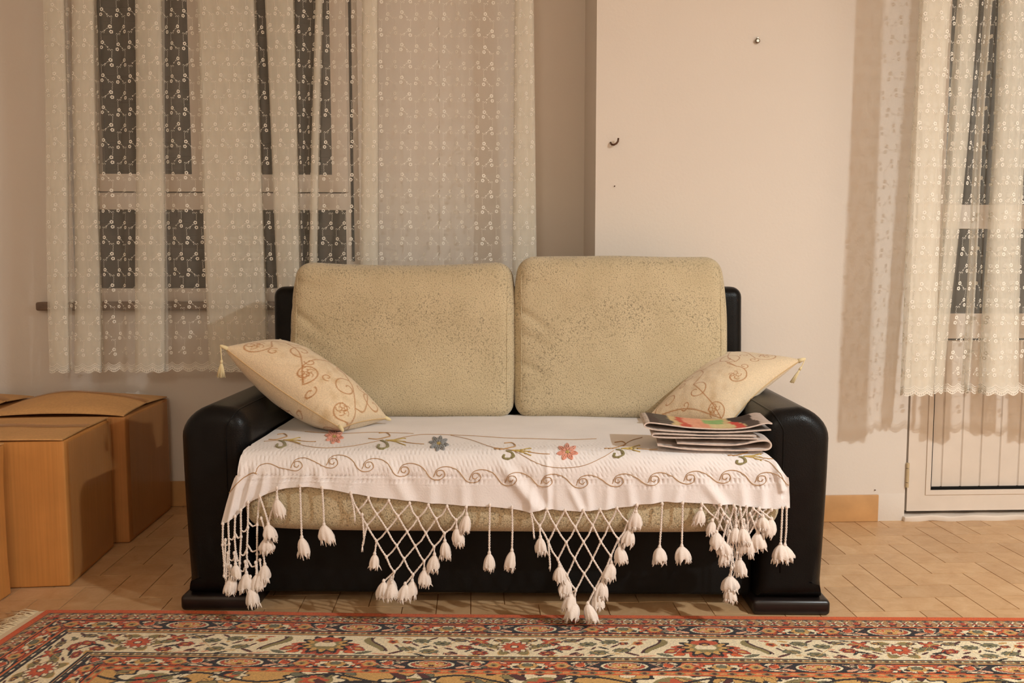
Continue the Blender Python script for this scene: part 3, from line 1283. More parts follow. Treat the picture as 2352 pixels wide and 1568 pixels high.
folds = [((1130, 1040), (1236, 1172), 13, .010), ((1256, 1000), (1259, 1170), 6, .006), ((880, 1050), (932, 1148), 14, .005), ((1604, 1090), (1658, 1162), 12, .007),
         ((560, 1060), (526, 1200), 9, .014), ((590, 1066), (556, 1172), 8, .010), ((612, 1078), (597, 1145), 8, .008), ((655, 1075), (641, 1124), 9, .005),
         ((725, 1070), (742, 1122), 10, .004), ((1500, 1080), (1498, 1160), 12, .005), ((1398, 1090), (1394, 1172), 10, .005), ((1300, 1105), (1332, 1170), 8, .005),
         ((1780, 1048), (1796, 1125), 7, .010), ((1700, 1090), (1708, 1165), 11, .005), ((825, 1075), (798, 1136), 11, .004), ((1060, 1090), (1064, 1164), 12, .004),
         ((990, 1090), (990, 1160), 12, .003), ((1565, 1095), (1550, 1156), 10, .004), ((1226, 1100), (1216, 1176), 8, .006), ((705, 1070), (690, 1120), 9, .005),
         ((1345, 1095), (1352, 1172), 9, .004), ((1440, 1090), (1450, 1165), 10, .004), ((1750, 1085), (1752, 1168), 10, .005)]
for (a, b, w, d) in folds:
    dist, t = seg_dist(px_, py_, *a, *b)
    fin = np.clip(t * 2.2, 0, 1) ** 0.8
    sd = (px_ - (a[0] + (b[0] - a[0]) * t)) / w
    disp += d * fin * np.exp(-(dist / w) ** 2) - 0.45 * d * fin * np.exp(-((dist - 1.9 * w) / w) ** 2) * (sd > 0)
vert = np.repeat((np.arange(NR) >= 76)[None, :], NU, 0).reshape(-1)
fade = np.clip((py_ - 1030) / 40, 0, 1)
disp = disp * (0.35 + 0.65 * fade)
disp += 0.0022 * fbm(flat * np.array([1, 1, 0.35]), 30, 8) * (0.3 + fade)
# puckered band: staggered rows of short vertical dents
Uc = np.repeat((u * 1.56)[:, None], NR, 1).reshape(-1)
arc = np.concatenate([np.zeros((NU, 1)), np.cumsum(np.linalg.norm(np.diff(P, axis=1), axis=-1), axis=1)], 1)
Vc = (arc - arc[:, 69:70]).reshape(-1)
rowi = np.floor(Vc / 0.017)
uu = (Uc / 0.0125 + (rowi % 2) * 0.5 + 0.10 * np.sin(rowi * 5.1)) % 1.0
vv = (Vc / 0.017) % 1.0
dash = np.exp(-((uu - 0.5) / 0.17) ** 2) * np.clip(np.sin(vv * PI) * 1.5 - 0.35, 0, 1)
jit = 0.55 + 0.45 * np.sin(Uc * 61 + rowi * 1.7)
band = np.clip((py_ - 1012) / 12, 0, 1) * np.clip((1118 - py_ + (px_ - 900) * 0.012) / 12, 0, 1)
disp -= 0.0042 * dash * jit * band
nrm_y = np.where(vert, 1.0, 0.0)
D = flat.copy()
# the sheet moves along its own outward direction
rowidx = np.tile(np.arange(NR), NU)
ang = np.clip((rowidx - 69) / 13, 0, 1) * PI / 2
D[:, 1] -= disp * np.sin(ang)
D[:, 2] += disp * np.cos(ang) * 0.8 + np.where(rowidx < 69, 0.0015 * fbm(flat, 18, 9) + 0.0012, 0)
mb = MB()
mb.grid(D.reshape(NU, NR, 3), 0)
cloth_faces = list(mb.f)
BV = BVHTree.FromPolygons([tuple(v) for v in D], cloth_faces)
ORI = Vector(to_local(CAM_O))


def on_cloth(px, py, lift=0.0012):
    d = Vector(ray(px, py) @ SR).normalized()
    loc, nor, idx, dist = BV.ray_cast(ORI, d)
    if loc is None:
        return None
    if nor.dot(d) > 0:
        nor = -nor
    return np.array(loc + nor * lift)


def thread(path, mat, r=0.0013):
    pts = []
    for q in path:
        c = on_cloth(*q)
        if c is None or (pts and np.linalg.norm(c - pts[-1]) > 0.05):
            if len(pts) > 2:
                mb.tube(pts, r, 5, mat)
            pts = []
            if c is None:
                continue
        if not pts or np.linalg.norm(c - pts[-1]) > 0.0008:
            pts.append(c)
    if len(pts) > 2:
        mb.tube(pts, r, 5, mat)


def spline(ctrl, n=14):
    c = np.array(ctrl, float)
    c = np.vstack([2 * c[0] - c[1], c, 2 * c[-1] - c[-2]])
    out = []
    for i in range(1, len(c) - 2):
        for k in range(n):
            t = k / n
            a, b, d, e = c[i - 1], c[i], c[i + 1], c[i + 2]
            out.append(0.5 * ((2 * b) + (-a + d) * t + (2 * a - 5 * b + 4 * d - e) * t * t + (-a + 3 * b - 3 * d + e) * t ** 3))
    out.append(c[-2])
    return np.array(out)


GOLD, OCHRE, OLIVE, BLUE, SALM = 1, 2, 3, 4, 5


def base_y(x):
    """height of the lower scroll in the photo"""
    return np.interp(x, [520, 600, 690, 770, 860, 940, 1020, 1180, 1330, 1500, 1660, 1800], [1128, 1082, 1068, 1062, 1071, 1082, 1089, 1102, 1108, 1102, 1096, 1104])


# running scroll: each wave rolls into a small spiral
sx = 604
while sx < 1760:
    y0 = float(base_y(sx))
    nxt = sx + 82
    y1 = float(base_y(nxt))
    main = spline([(sx - 18, y0 + 6), (sx - 8, y0 - 12), (sx + 14, y0 - 17), (sx + 38, y0 - 8), (nxt - 24, y1 + 9), (nxt - 4, y1 + 12), (nxt + 8, y1 + 3), (nxt + 4, y1 - 8),
                   (nxt - 8, y1 - 8), (nxt - 10, y1 + 1), (nxt - 3, y1 + 4), (nxt + 1, y1 - 1)], 10)
    thread(main, GOLD, 0.0009)
    sx = nxt
thread(spline([(515, 1150), (530, 1128), (555, 1100), (580, 1086), (590, 1088)]), GOLD, 0.0012)
# upper vine: long waves with the flowers between
thread(spline([(606, 1014), (655, 1012), (700, 1024), (745, 1029), (800, 1026), (850, 1017), (880, 1010)]), GOLD, 0.00075)
thread(spline([(1035, 1000), (1080, 1010), (1130, 1027), (1180, 1036), (1240, 1066), (1290, 1074), (1340, 1069), (1385, 1050), (1410, 1035)]), GOLD, 0.00075)
thread(spline([(890, 1014), (930, 1004), (980, 998), (1080, 1001), (1160, 1006), (1230, 1008), (1310, 1010), (1370, 1008)]), GOLD, 0.00075)
thread(spline([(700, 992), (780, 996), (860, 993), (950, 996)]), GOLD, 0.00075)
thread(spline([(1430, 1024), (1450, 1012), (1475, 1005)]), GOLD, 0.0009)
thread(spline([(1730, 1052), (1765, 1060), (1790, 1085), (1800, 1105)]), GOLD, 0.00075)


def sprig(cx, cy, sc_=1.0, dark=OLIVE, slant=0.0):
    """curled leaf below, hook above, barley-ear of ochre strokes towards the flower"""
    def T(pts):
        return [(cx + a * sc_, cy + b * sc_ + a * slant) for a, b in pts]
    thread(spline(T([(-20, -1), (0, 0), (18, -4), (30, -8), (22, -15), (4, -14)])), GOLD, 0.0016)
    for o in (0, 3, 6):
        thread(spline(T([(8 + o, 3), (20 + o * .6, 8), (22 + o * .7, 17), (12, 23 - o * .4), (1 + o * .5, 19), (3 + o * .4, 12)])), dark, 0.0019)
    for e in (-7, 0, 7):
        thread(spline(T([(20, 2), (44, 3 + e * 0.35), (60, 4 + e), (66, 5 + e * 1.1)])), OCHRE, 0.0016)
    thread(spline(T([(60, 5), (85, 8), (108, 9)])), GOLD, 0.0011)


def flower(cx, cy, mat, r=22, n=8):
    for k in range(n):
        a = 2 * PI * k / n + 0.2
        tip = (cx + r * math.cos(a), cy + r * 0.78 * math.sin(a))
        side = 0.30
        l = (cx + 0.65 * r * math.cos(a - side), cy + 0.65 * 0.78 * r * math.sin(a - side))
        q = (cx + 0.65 * r * math.cos(a + side), cy + 0.65 * 0.78 * r * math.sin(a + side))
        b = (cx + 0.25 * r * math.cos(a), cy + 0.25 * 0.78 * r * math.sin(a))
        thread(spline([b, l, tip, q, b], 6), mat, 0.0020)
        thread(spline([b, ((b[0] + tip[0]) / 2, (b[1] + tip[1]) / 2), tip], 5), mat, 0.0024)
    for k in range(6):
        a = 2 * PI * k / 6
        thread([(cx, cy), (cx + 3 * math.cos(a), cy + 2.5 * math.sin(a)), (cx + 5 * math.cos(a), cy + 4 * math.sin(a))], OCHRE, 0.0018)


sprig(634, 1010, 0.85, OLIVE, -0.03)
flower(768, 1003, SALM, 21)
sprig(866, 1009, 1.0, OLIVE, 0.02)
flower(1008, 1019, BLUE, 22)
sprig(1154, 1032, 1.0, OLIVE, 0.02)
flower(1303, 1038, SALM, 24, 7)
sprig(1408, 1030, 0.95, OLIVE, -0.06)
sprig(1690, 1046, 0.9, OLIVE, 0.0)
cloth = mb.build('cloth', [M['throw'], M['gold'], M['ochre'], M['olive'], M['bluegrey'], M['salmon']], throw)

# fringe: cords, knotted nets and tassels hang in front of the seat
YFR = YV - 0.010


def FP(px, py, dy=0.0):
    return LP(px, py, YFR + dy)


def cord_into(mb, pts, r=0.0026, twist=True):
    pts = np.asarray(pts, float)
    L = np.concatenate([[0], np.cumsum(np.linalg.norm(np.diff(pts, axis=0), axis=1))])
    n = max(4, int(L[-1] / 0.0035))
    s = np.linspace(0, L[-1], n)
    c = np.stack([np.interp(s, L, pts[:, k]) for k in range(3)], -1)
    if not twist:
        mb.tube(c, r, 6)
        return
    for ph in (0, PI):
        a = s / 0.013 * 2 * PI + ph
        off = np.stack([np.cos(a), np.sin(a), 0 * a], -1) * r * 0.55
        mb.tube(c + off, r * 0.72, 5)


def knot_into(mb, c, r=0.0043):
    an = np.linspace(0, PI, 5)
    pts = [np.array(c) + np.array([0, 0, r * 1.25 * math.cos(a)]) for a in an]
    mb.tube(pts, [r * max(0.25, math.sin(a)) for a in an], 7)


def tassel_into(mb, top, L=0.046, R=0.0165, tilt=(0, 0), seed=0):
    """a bound head that opens into a full, uneven skirt of yarn"""
    rg = np.random.default_rng(seed)
    top = np.array(top, float)
    prof = [(0.0, 0.20), (0.09, 0.42), (0.20, 0.66), (0.34, 0.86), (0.50, 0.97), (0.66, 1.02), (0.80, 1.02), (0.92, 0.93)]
    n = 28
    ph = rg.uniform(0, 6)
    lob = rg.integers(6, 10)
    P = np.zeros((n, len(prof), 3))
    for i in range(n):
        a = 2 * PI * i / n
        lo_ = 1 + 0.13 * math.sin(lob * a + ph) + 0.10 * math.sin(2 * a + 2 * ph) + 0.07 * rg.normal()
        cut = rg.uniform(0.80, 1.10)
        for j, (t, w) in enumerate(prof):
            rr = R * w * (1 + (lo_ - 1) * t * 1.6)
            zz = t * L * (cut if j > 4 else 1.0)
            P[i, j] = top + np.array([rr * math.cos(a) + tilt[0] * zz, rr * 0.8 * math.sin(a) + tilt[1] * zz, -zz])
    mb.grid(P, 0, wrap_u=True)
    bot = P[:, -1]
    c = bot.mean(0) + np.array([0, 0, 0.006])
    mb.add(np.vstack([bot, c]), [(i, n, (i + 1) % n) for i in range(n)])
    # loose yarn ends
    for k in range(24):
        a = rg.uniform(0, 2 * PI)
        r0 = R * rg.uniform(0.5, 1.0)
        p0 = top + np.array([r0 * math.cos(a) + tilt[0] * L * .8, r0 * .8 * math.sin(a), -L * 0.78])
        p2 = top + np.array([r0 * 1.12 * math.cos(a) + tilt[0] * L + rg.normal() * .003, r0 * .85 * math.sin(a), -L * rg.uniform(0.98, 1.20)])
        mb.tube([p0, (p0 + p2) / 2 + rg.normal(size=3) * 0.0008, p2], [0.0020, 0.0019, 0.0010], 4)
    knot_into(mb, top + (0, 0, 0.001), 0.0048)


tcount = [0]


def hang(path_px, R=16.5, L=46, dy=0.0, tilt=None, head=True):
    """one tassel with its cord; path in photo pixels, last point is where the tassel head is bound"""
    mb = MB()
    pts = [FP(a, b, dy) for a, b in path_px]
    if len(pts) > 1:
        cord_into(mb, pts)
        knot_into(mb, pts[0])
    tcount[0] += 1
    if head:
        if tilt is None:
            tilt = (random.uniform(-0.18, 0.18), 0)
        tassel_into(mb, pts[-1], L / 1000, R / 1000, tilt, tcount[0])
    else:
        rg = random.Random(tcount[0])
        for k in range(4):
            e = pts[-1] + np.array([rg.uniform(-.004, .004), rg.uniform(-.003, .003), -rg.uniform(.008, .016)])
            mb.tube([pts[-1], (pts[-1] + e) / 2, e], [0.002, 0.0018, 0.0006], 4)
    return mb.build('tassel', M['cord'], throw)


def net(top, rows, drop, center=None, pull=0.0, dy=0.0, R=15.5, L=45, skew=0.0):
    """knotted net hanging from hem knots; returns its knots row by row in photo pixels"""
    N = [list(top)]
    for k in range(1, rows):
        prev = N[-1]
        cur = []
        for i in range(len(prev) - 1):
            a, b = prev[i], prev[i + 1]
            x = (a[0] + b[0]) / 2 + skew + random.uniform(-2, 2)
            y = (a[1] + b[1]) / 2 + drop + random.uniform(-2.5, 2.5)
            if center:
                x += (center - x) * pull
            cur.append((x, y))
        N.append(cur)
    mb = MB()
    for k, row in enumerate(N):
        for i, q in enumerate(row):
            zj = dy + 0.003 * math.sin(i * 2.3 + k)
            knot_into(mb, FP(q[0], q[1], zj))
            if k + 1 < len(N):
                for j in (i - 1, i):
                    if 0 <= j < len(N[k + 1]):
                        e = N[k + 1][j]
                        m = ((q[0] + e[0]) / 2 + random.uniform(-2, 2), (q[1] + e[1]) / 2 + random.uniform(1, 4))
                        cord_into(mb, [FP(*q, zj), FP(*m, dy), FP(*e, dy + 0.003 * math.sin(j * 2.3 + k + 1))])
    mb.build('macrame_net', M['cord'], throw)
    return N


random.seed(21)
# left bundle, hanging almost straight
lb_top = [(512, 1203), (524, 1196), (540, 1186), (553, 1172), (570, 1154), (596, 1138)]
mb = MB()
cols = [(515, 1340), (527, 1348), (541, 1322), (550, 1345), (568, 1318), (590, 1330)]
colpts = []
for (a, b), (c, d) in zip(lb_top, cols):
    pts = [(a, b), (a + (c - a) * 0.4 + random.uniform(-3, 3), b + (d - b) * 0.35), (a + (c - a) * 0.8 + random.uniform(-3, 3), b + (d - b) * 0.7), (c, d - 18)]
    colpts.append(pts)
    cord_into(mb, [FP(*q) for q in pts])
    for q in pts:
        knot_into(mb, FP(*q))
for i in range(len(colpts) - 1):
    for (ya, yb) in ((0.25, 0.33), (0.55, 0.62), (0.82, 0.88)):
        def at(pts, t):
            s = t * (len(pts) - 1)
            k = min(int(s), len(pts) - 2)
            return tuple(np.array(pts[k]) + (np.array(pts[k + 1]) - np.array(pts[k])) * (s - k))
        p0, p1 = at(colpts[i], ya), at(colpts[i + 1], yb)
        mid = ((p0[0] + p1[0]) / 2, max(p0[1], p1[1]) + 4)
        cord_into(mb, [FP(*p0), FP(*mid), FP(*p1)])
mb.build('macrame_net', M['cord'], throw)
for q in ((533, 1326, 17, 42), (566, 1316, 16, 48), (600, 1312, 15, 46), (578, 1350, 17, 46), (541, 1296, 13, 36), (608, 1296, 14, 44), (590, 1318, 13, 42)):
    hang([(q[0] - 3, q[1] - 26), (q[0], q[1])], q[2], q[3], -0.006 * random.random())
hang([(518, 1240), (516, 1320)], head=False)
hang([(523, 1270), (519, 1345)], head=False)
hang([(597, 1140), (612, 1186), (616, 1204)], 17, 40, -0.008)
hang([(600, 1190), (610, 1222), (613, 1234)], 17, 40, -0.004)
hang([(636, 1121), (636, 1146)], 15, 44, -0.004, (0.15, 0))
hang([(636, 1140), (622, 1180), (616, 1202)], head=False)
# single cords
hang([(689, 1115), (691, 1180), (693, 1234)], 16, 48, 0, (0.15, 0))
hang([(740, 1120), (743, 1170), (744, 1205)], 18, 46, 0, (0.18, 0))
hang([(1125, 1160), (1124, 1220), (1124, 1270)], 13, 44, 0, (0, 0))
hang([(1176, 1165), (1177, 1220), (1176, 1264)], 14, 50, 0, (-0.15, 0))
hang([(1521, 1157), (1518, 1215), (1515, 1256)], 18, 42, 0, (0.02, 0))
hang([(1568, 1155), (1567, 1210), (1566, 1254)], 20, 40, 0, (0.1, 0))
hang([(1797, 1166), (1795, 1215), (1793, 1250)], 19, 46, 0, (0.03, 0))
hang([(1807, 1165), (1806, 1215), (1803, 1252)], 18, 38, 0.004, (0.1, 0))

# first net
N1 = net([(806, 1132), (846, 1143), (893, 1150), (941, 1156), (984, 1160), (1027, 1163), (1071, 1164)], 6, 32, skew=-2.5)
for k in range(0, 5):
    q = N1[k][-1]
    hang([(q[0], q[1]), (q[0] + 1, q[1] + 18)], 14.5, 44)
for k in (2, 3):
    q = N1[k][0]
    hang([(q[0], q[1]), (q[0] - 4, q[1] + 30)], 13, 36) if k == 3 else hang([(q[0], q[1]), (q[0] - 10, q[1] + 48)], head=False)
hang([(806, 1134), (812, 1165), (815, 1188)], head=False)
hang([(832, 1182), (835, 1215), (836, 1236)], head=False)
for i, q in enumerate(N1[-1]):
    hang([(q[0], q[1]), (q[0] - 8 + 6 * i, q[1] + 14)], 16, 46)
    hang([(q[0], q[1]), (q[0] + 6 * i - 24, q[1] + 22)], 15, 44, -0.008)
hang([(N1[-1][0][0], N1[-1][0][1]), (900, N1[-1][0][1] + 26)], 16, 42, -0.012)

# second net
N2 = net([(1219, 1172), (1256, 1169), (1298, 1172), (1340, 1172), (1378, 1170), (1417, 1167), (1463, 1160)], 6, 37, skew=1.0)
for k in range(0, 5):
    q = N2[k][-1]
    hang([(q[0], q[1]), (q[0] + random.uniform(-4, 4), q[1] + 16)], 16.5, 44)
hang([(1219, 1174), (1224, 1205), (1226, 1226)], head=False)
hang([N2[1][0], (N2[1][0][0] + 2, N2[1][0][1] + 26)], 14, 42)
hang([N2[2][0], (N2[2][0][0] + 4, N2[2][0][1] + 55)], head=False)
hang([N2[3][0], (N2[3][0][0] + 4, N2[3][0][1] + 16)], 15, 42)
hang([N2[4][0], (N2[4][0][0] - 2, N2[4][0][1] + 8)], 16, 44)
q = N2[-1]
hang([q[0], (q[0][0] - 10, q[0][1] + 6)], 18, 44)
hang([q[-1], (q[-1][0] + 6, q[-1][1] + 8)], 16, 42)
hang([q[0], (q[0][0] - 4, q[0][1] + 28)], 19, 44, -0.006)
hang([q[-1], (q[-1][0] - 16, q[-1][1] + 33)], 16, 46, -0.01, (0.3, 0))

# right bundle, drawn together
N3 = net([(1612, 1157), (1652, 1159), (1686, 1161), (1715, 1164), (1744, 1167), (1772, 1170)], 5, 34, 1688, 0.30)
N4 = net([(1640, 1158), (1668, 1160), (1700, 1162), (1730, 1165), (1758, 1168)], 4, 38, 1690, 0.35, 0.010)
hang([(1612, 1158), (1610, 1170)], 14, 38)
for (a, b, r, l) in ((1646, 1222, 18, 42), (1660, 1240, 17, 42), (1636, 1196, 12, 34), (1752, 1186, 15, 36), (1772, 1192, 17, 44), (1740, 1222, 17, 44), (1718, 1236, 17, 44),
                     (1700, 1284, 16, 42), (1677, 1322, 20, 40), (1676, 1346, 15, 40), (1690, 1210, 14, 38), (1706, 1212, 15, 40), (1668, 1262, 14, 38)):
    hang([(a + (1690 - a) * 0.35, max(b - 42, 1158 + (a - 1612) * 0.07)), (a, b)], r, l, -0.010 * random.random())

# ------------------------------------------------------------------ scatter pillows with scrolls
def scroll_lines(w, h, seed):
    """vine scrolls as polylines in the pillow's own metres"""
    rg = random.Random(seed)
    out = []

    def spiral(cx, cy, r0, turns, a0, sgn, wd):
        pts = []
        n = int(26 * turns)
        for k in range(n + 1):
            t = k / n
            r = r0 * (1 - t) ** 0.8 + 0.003
            a = a0 + sgn * t * turns * 2 * PI
            pts.append((cx + r * math.cos(a), cy + r * math.sin(a)))
        out.append((pts, wd))
        return pts[0]
    cells = [(0.13, 0.24), (0.16, 0.74), (0.36, 0.50), (0.56, 0.20), (0.58, 0.78), (0.78, 0.48), (0.93, 0.18), (0.92, 0.80)]
    prev = None
    for i, (a, b) in enumerate(cells):
        cx, cy = a * w + rg.uniform(-.01, .01), b * h + rg.uniform(-.01, .01)
        sg = 1 if i % 2 else -1
        r = rg.uniform(0.030, 0.044)
        st = spiral(cx, cy, r, rg.uniform(0.9, 1.4), rg.uniform(0, 6.28), sg, 0.0016)
        spiral(cx + rg.choice((-1, 1)) * 0.055, cy + rg.uniform(-.03, .03), 0.012, 1.0, rg.uniform(0, 6.28), -sg, 0.0014)
        if prev:
            mx, my = (st[0] + prev[0]) / 2 + rg.uniform(-.035, .035), (st[1] + prev[1]) / 2 + rg.uniform(-.035, .035)
            out.append(([tuple(q) for q in spline([prev, (mx, my), st], 12)], 0.0015))
        # a small rosette of loops
        if i % 3 == 0:
            for k in range(5):
                an = k * 2 * PI / 5
                spiral(cx + 0.011 * math.cos(an), cy + 0.011 * math.sin(an), 0.0075, 0.9, an, 1, 0.0011)
        prev = st
    return out


def make_pillow(label, A, B, C, Dp, thick, seed, sag=0.0, tassel_at=None, pinch=0.04, bow=0.0, under=0.75):
    """A-B front edge, C-D back edge; A and D lie up on the arm, B and C on the seat"""
    A, B, C, Dp = [np.array(q, float) for q in (A, B, C, Dp)]
    w, h = np.linalg.norm(B - A), np.linalg.norm(Dp - A)
    n1, n2 = int(w / 0.0022), int(h / 0.0022)
    uu, vv = np.meshgrid(np.linspace(0, 1, n1), np.linspace(0, 1, n2), indexing='ij')
    # edges drawn in towards the middle so that the corners stand out as points
    su = 0.5 + (uu - 0.5) * (1 - 0.05 * np.sin(PI * vv) ** 0.8)
    sv = 0.5 + (vv - 0.5) * (1 - pinch * np.sin(PI * uu) ** 0.9)
    base = ((1 - su) * (1 - sv))[..., None] * A + (su * (1 - sv))[..., None] * B + (su * sv)[..., None] * C + ((1 - su) * sv)[..., None] * Dp
    nn = np.cross(B - A, Dp - A)
    nn /= np.linalg.norm(nn)
    if nn[2] < 0:
        nn = -nn
    edge = (np.sin(PI * uu).clip(0) ** 0.42) * (np.sin(PI * vv).clip(0) ** 0.46)
    corner = (np.sin(PI * uu).clip(0) * np.sin(PI * vv).clip(0)) ** 0.25
    hgt = thick * edge
    # the front seam sags between its corners
    base = base - nn * (bow * np.sin(PI * uu) * (1 - vv) ** 2)[..., None]
    wr = fbm(base.reshape(-1, 3), 28, seed).reshape(uu.shape) * 0.0035 * edge
    pcw = fbm(base.reshape(-1, 3), 70, seed + 5).reshape(uu.shape) * 0.0012 * corner
    droop = sag * (np.clip((0.45 - uu) / 0.45, 0, 1) ** 2)[..., None] * np.array([0, 0, -1.0])
    top = base + nn * (hgt + wr + pcw)[..., None] + droop
    bot = base - nn * (hgt * under - wr)[..., None] + droop
    lines = scroll_lines(w, h, seed)
    X, Y = (uu * w).ravel(), (vv * h).ravel()
    cream, cream2, brown = np.array(lin((232, 210, 178))), np.array(lin((208, 176, 134))), np.array(lin((176, 112, 50)))
    nz = fbm(np.stack([X, Y, 0 * X], -1), 140, seed + 9)
    nz2 = fbm(np.stack([X, Y, 0 * X], -1), 22, seed + 19)
    col = cream + (cream2 - cream) * (np.clip(nz * 0.4 * (nz2 > 0.1) + 0.12, 0, 1))[:, None]
    cover = np.zeros(len(X))
    for pts, wd in lines:
        q = np.array(pts)
        for a, b in zip(q[:-1], q[1:]):
            m = (np.abs(X - (a[0] + b[0]) / 2) < 0.012) & (np.abs(Y - (a[1] + b[1]) / 2) < 0.012)
            if m.any():
                d, _ = seg_dist(X[m], Y[m], *a, *b)
                cover[m] = np.maximum(cover[m], np.clip(1.5 - d / wd, 0, 1))
    col = col + (brown - col) * (cover * 0.9)[:, None]
    org = base.reshape(-1, 3).mean(0)
    root = empty('scatter_pillow', tuple(org))
    tag(root, label, 'pillow')
    mb = MB()
    flipd = np.cross(top[1, 0] - top[0, 0], top[0, 1] - top[0, 0]) @ nn < 0
    mb.grid(top - org, 0, flip=flipd)
    mb.grid(bot - org, 0, flip=not flipd)
    mb.build('cover', M['pillow'], root, col=np.vstack([col, col]))
    # corded seam
    sm = MB()
    E = base + droop - org
    loop = np.vstack([E[:-1, 0], E[-1, :-1], E[::-1, -1][:-1], E[0, ::-1]])
    sm.tube(loop[::3], 0.0017, 6)
    sm.build('piping', M['piping'], root)
    # knotted corners; the raised front corner carries a tassel
    for k, cpt in enumerate((E[0, 0], E[-1, 0], E[-1, -1], E[0, -1])):
        kb = MB()
        out_ = cpt - E.reshape(-1, 3).mean(0)
        out_ /= np.linalg.norm(out_)
        kb.tube([cpt - out_ * 0.012, cpt, cpt + out_ * 0.008, cpt + out_ * 0.012], [0.007, 0.006, 0.0045, 0.002], 8)
        kb.build('corner_knot', M['silk'], root)
        if k == 0 and tassel_at is not None:
            t0 = cpt + out_ * 0.010
            hd, end, rad = [np.array(q) - org if not np.isscalar(q) else q for q in tassel_at]
            tb = MB()
            tb.tube(spline([t0, (t0 + hd) / 2 + (0, 0, -0.002), hd], 5), 0.0016, 6)
            ax = end - hd
            nst = 26
            tb.tube([hd, hd + ax * 0.12, hd + ax * 0.2], [0.003, 0.0042, 0.004], 8)
            for q in range(nst):
                a = q * 2.399
                r = rad * math.sqrt((q + 0.5) / nst)
                e = end + np.array([r * math.cos(a), r * math.sin(a), random.uniform(-.002, .002)])
                tb.tube([hd + ax * 0.1, hd + ax * 0.5 + np.array([r * .55 * math.cos(a), r * .55 * math.sin(a), 0]), e], [0.0016, 0.0018, 0.0016], 5)
            tb.build('tassel', M['silk'], root)
    return root


zs_ = ZT + 0.012
A = at_depth(514, 797, 2.50)
B = hit_z(784, 984, zs_ + 0.012)
C = hit_z(890, 961, zs_ + 0.012)
Dp = A + (C - B) + np.array([0.01, 0.02, 0.0])
make_pillow('plump cream pillow with brown scrolls leaning on the black left arm, tassel hanging outside', A, B, C, Dp, 0.086, 4, 0.0,
            (at_depth(509, 826, 2.49), at_depth(508, 866, 2.49), 0.0115), 0.0, 0.010, 1.2)
A2 = at_depth(1842, 826, 2.66)
B2 = hit_z(1672, 978, zs_ + 0.022)
C2 = hit_z(1484, 961, zs_ + 0.008)
D2 = A2 + (C2 - B2) + np.array([-0.02, 0.03, 0.01])
make_pillow('flatter cream pillow with brown scrolls resting behind the newspapers against the right arm', A2, B2, C2, D2, 0.072, 12, 0.0,
            (at_depth(1841, 842, 2.655), at_depth(1819, 878, 2.65), 0.006), 0.16)

# ------------------------------------------------------------------ newspapers
def paper(label, path, t, y0, y1, skew, paint, seed):
    """a folded bundle of sheets: a side profile of given thickness carried back over its depth"""
    p = np.array(path, float)
    p = spline(p, 10)
    d = np.gradient(p, axis=0)
    d /= np.linalg.norm(d, axis=1, keepdims=True)
    nr = np.stack([-d[:, 1], d[:, 0]], -1)
    up, dn = p + nr * t / 2, p - nr * t / 2
    ny = 60
    ys = np.linspace(y0, y1, ny)
    mb = MB()
    cols_ = []
    L = np.concatenate([[0], np.cumsum(np.linalg.norm(np.diff(p, axis=0), axis=1))])
    for side, q in ((0, up), (1, dn)):
        P = np.zeros((len(q), ny, 3))
        for j, y in enumerate(ys):
            P[:, j, 0] = q[:, 0] + skew * (y - y0)
            P[:, j, 1] = y
            P[:, j, 2] = q[:, 1] + 0.0012 * np.sin(12 * q[:, 0] + y * 30 + seed)
        mb.grid(P, 0, flip=(side == 0))
        cols_.append(paint(side, np.repeat(q[:, 0], ny), np.tile(ys, len(q)), np.repeat(L, ny)))
        if side == 0:
            PU = P
        else:
            PD = P
    # page edges
    for a, b, fl_ in ((PU[:, 0], PD[:, 0], False), (PU[:, -1], PD[:, -1], True)):
        mb.grid(np.stack([a, b], 1), 0, flip=fl_)
        cols_.append(np.tile(np.array(lin((226, 208, 196))), (2 * len(a), 1)) * 0.85)
    for i in (0, -1):
        mb.grid(np.stack([PU[i], PD[i]], 1), 0, flip=(i == 0))
        cols_.append(np.tile(np.array(lin((232, 214, 202))), (2 * ny, 1)))
    org = np.array([p[:, 0].mean(), (y0 + y1) / 2, p[:, 1].min()])
    for k in range(len(mb.v)):
        mb.v[k] = mb.v[k] - org
    o = mb.build('newspaper', M['print'], None, col=np.concatenate(cols_))
    o.location = tuple(to_world(org))
    o.rotation_euler = (0, 0, SA)
    sharp(o, 60)
    return tag(o, label, 'newspaper', 'folded newspapers on the sofa seat')


def newsgrey(side, x, y, s, seed=0, dark=0.0):
    c = np.tile(np.array(lin((228, 211, 200))), (len(x), 1))
    rowt = np.sin(x * 900 + seed) > 0.35
    colm = np.sin(y * 90 + seed) > -0.5
    c[rowt & colm] *= 0.72
    blk = (np.sin(x * 37 + seed) * np.sin(y * 45 + seed * 2) > 0.45)
    c[blk] *= 0.45
    return c * (1 - dark)


def paint_low(side, x, y, s):
    c = newsgrey(side, x, y, s, 1)
    m = (x > 0.655) & (x < 0.688)
    c[m] = lin((226, 206, 196))
    m = (s > s.max() * 0.43) & (s < s.max() * 0.62)
    c[m] = lin((232, 214, 204))
    return c


def paint_mid(side, x, y, s):
    c = newsgrey(side, x, y, s, 4)
    return c


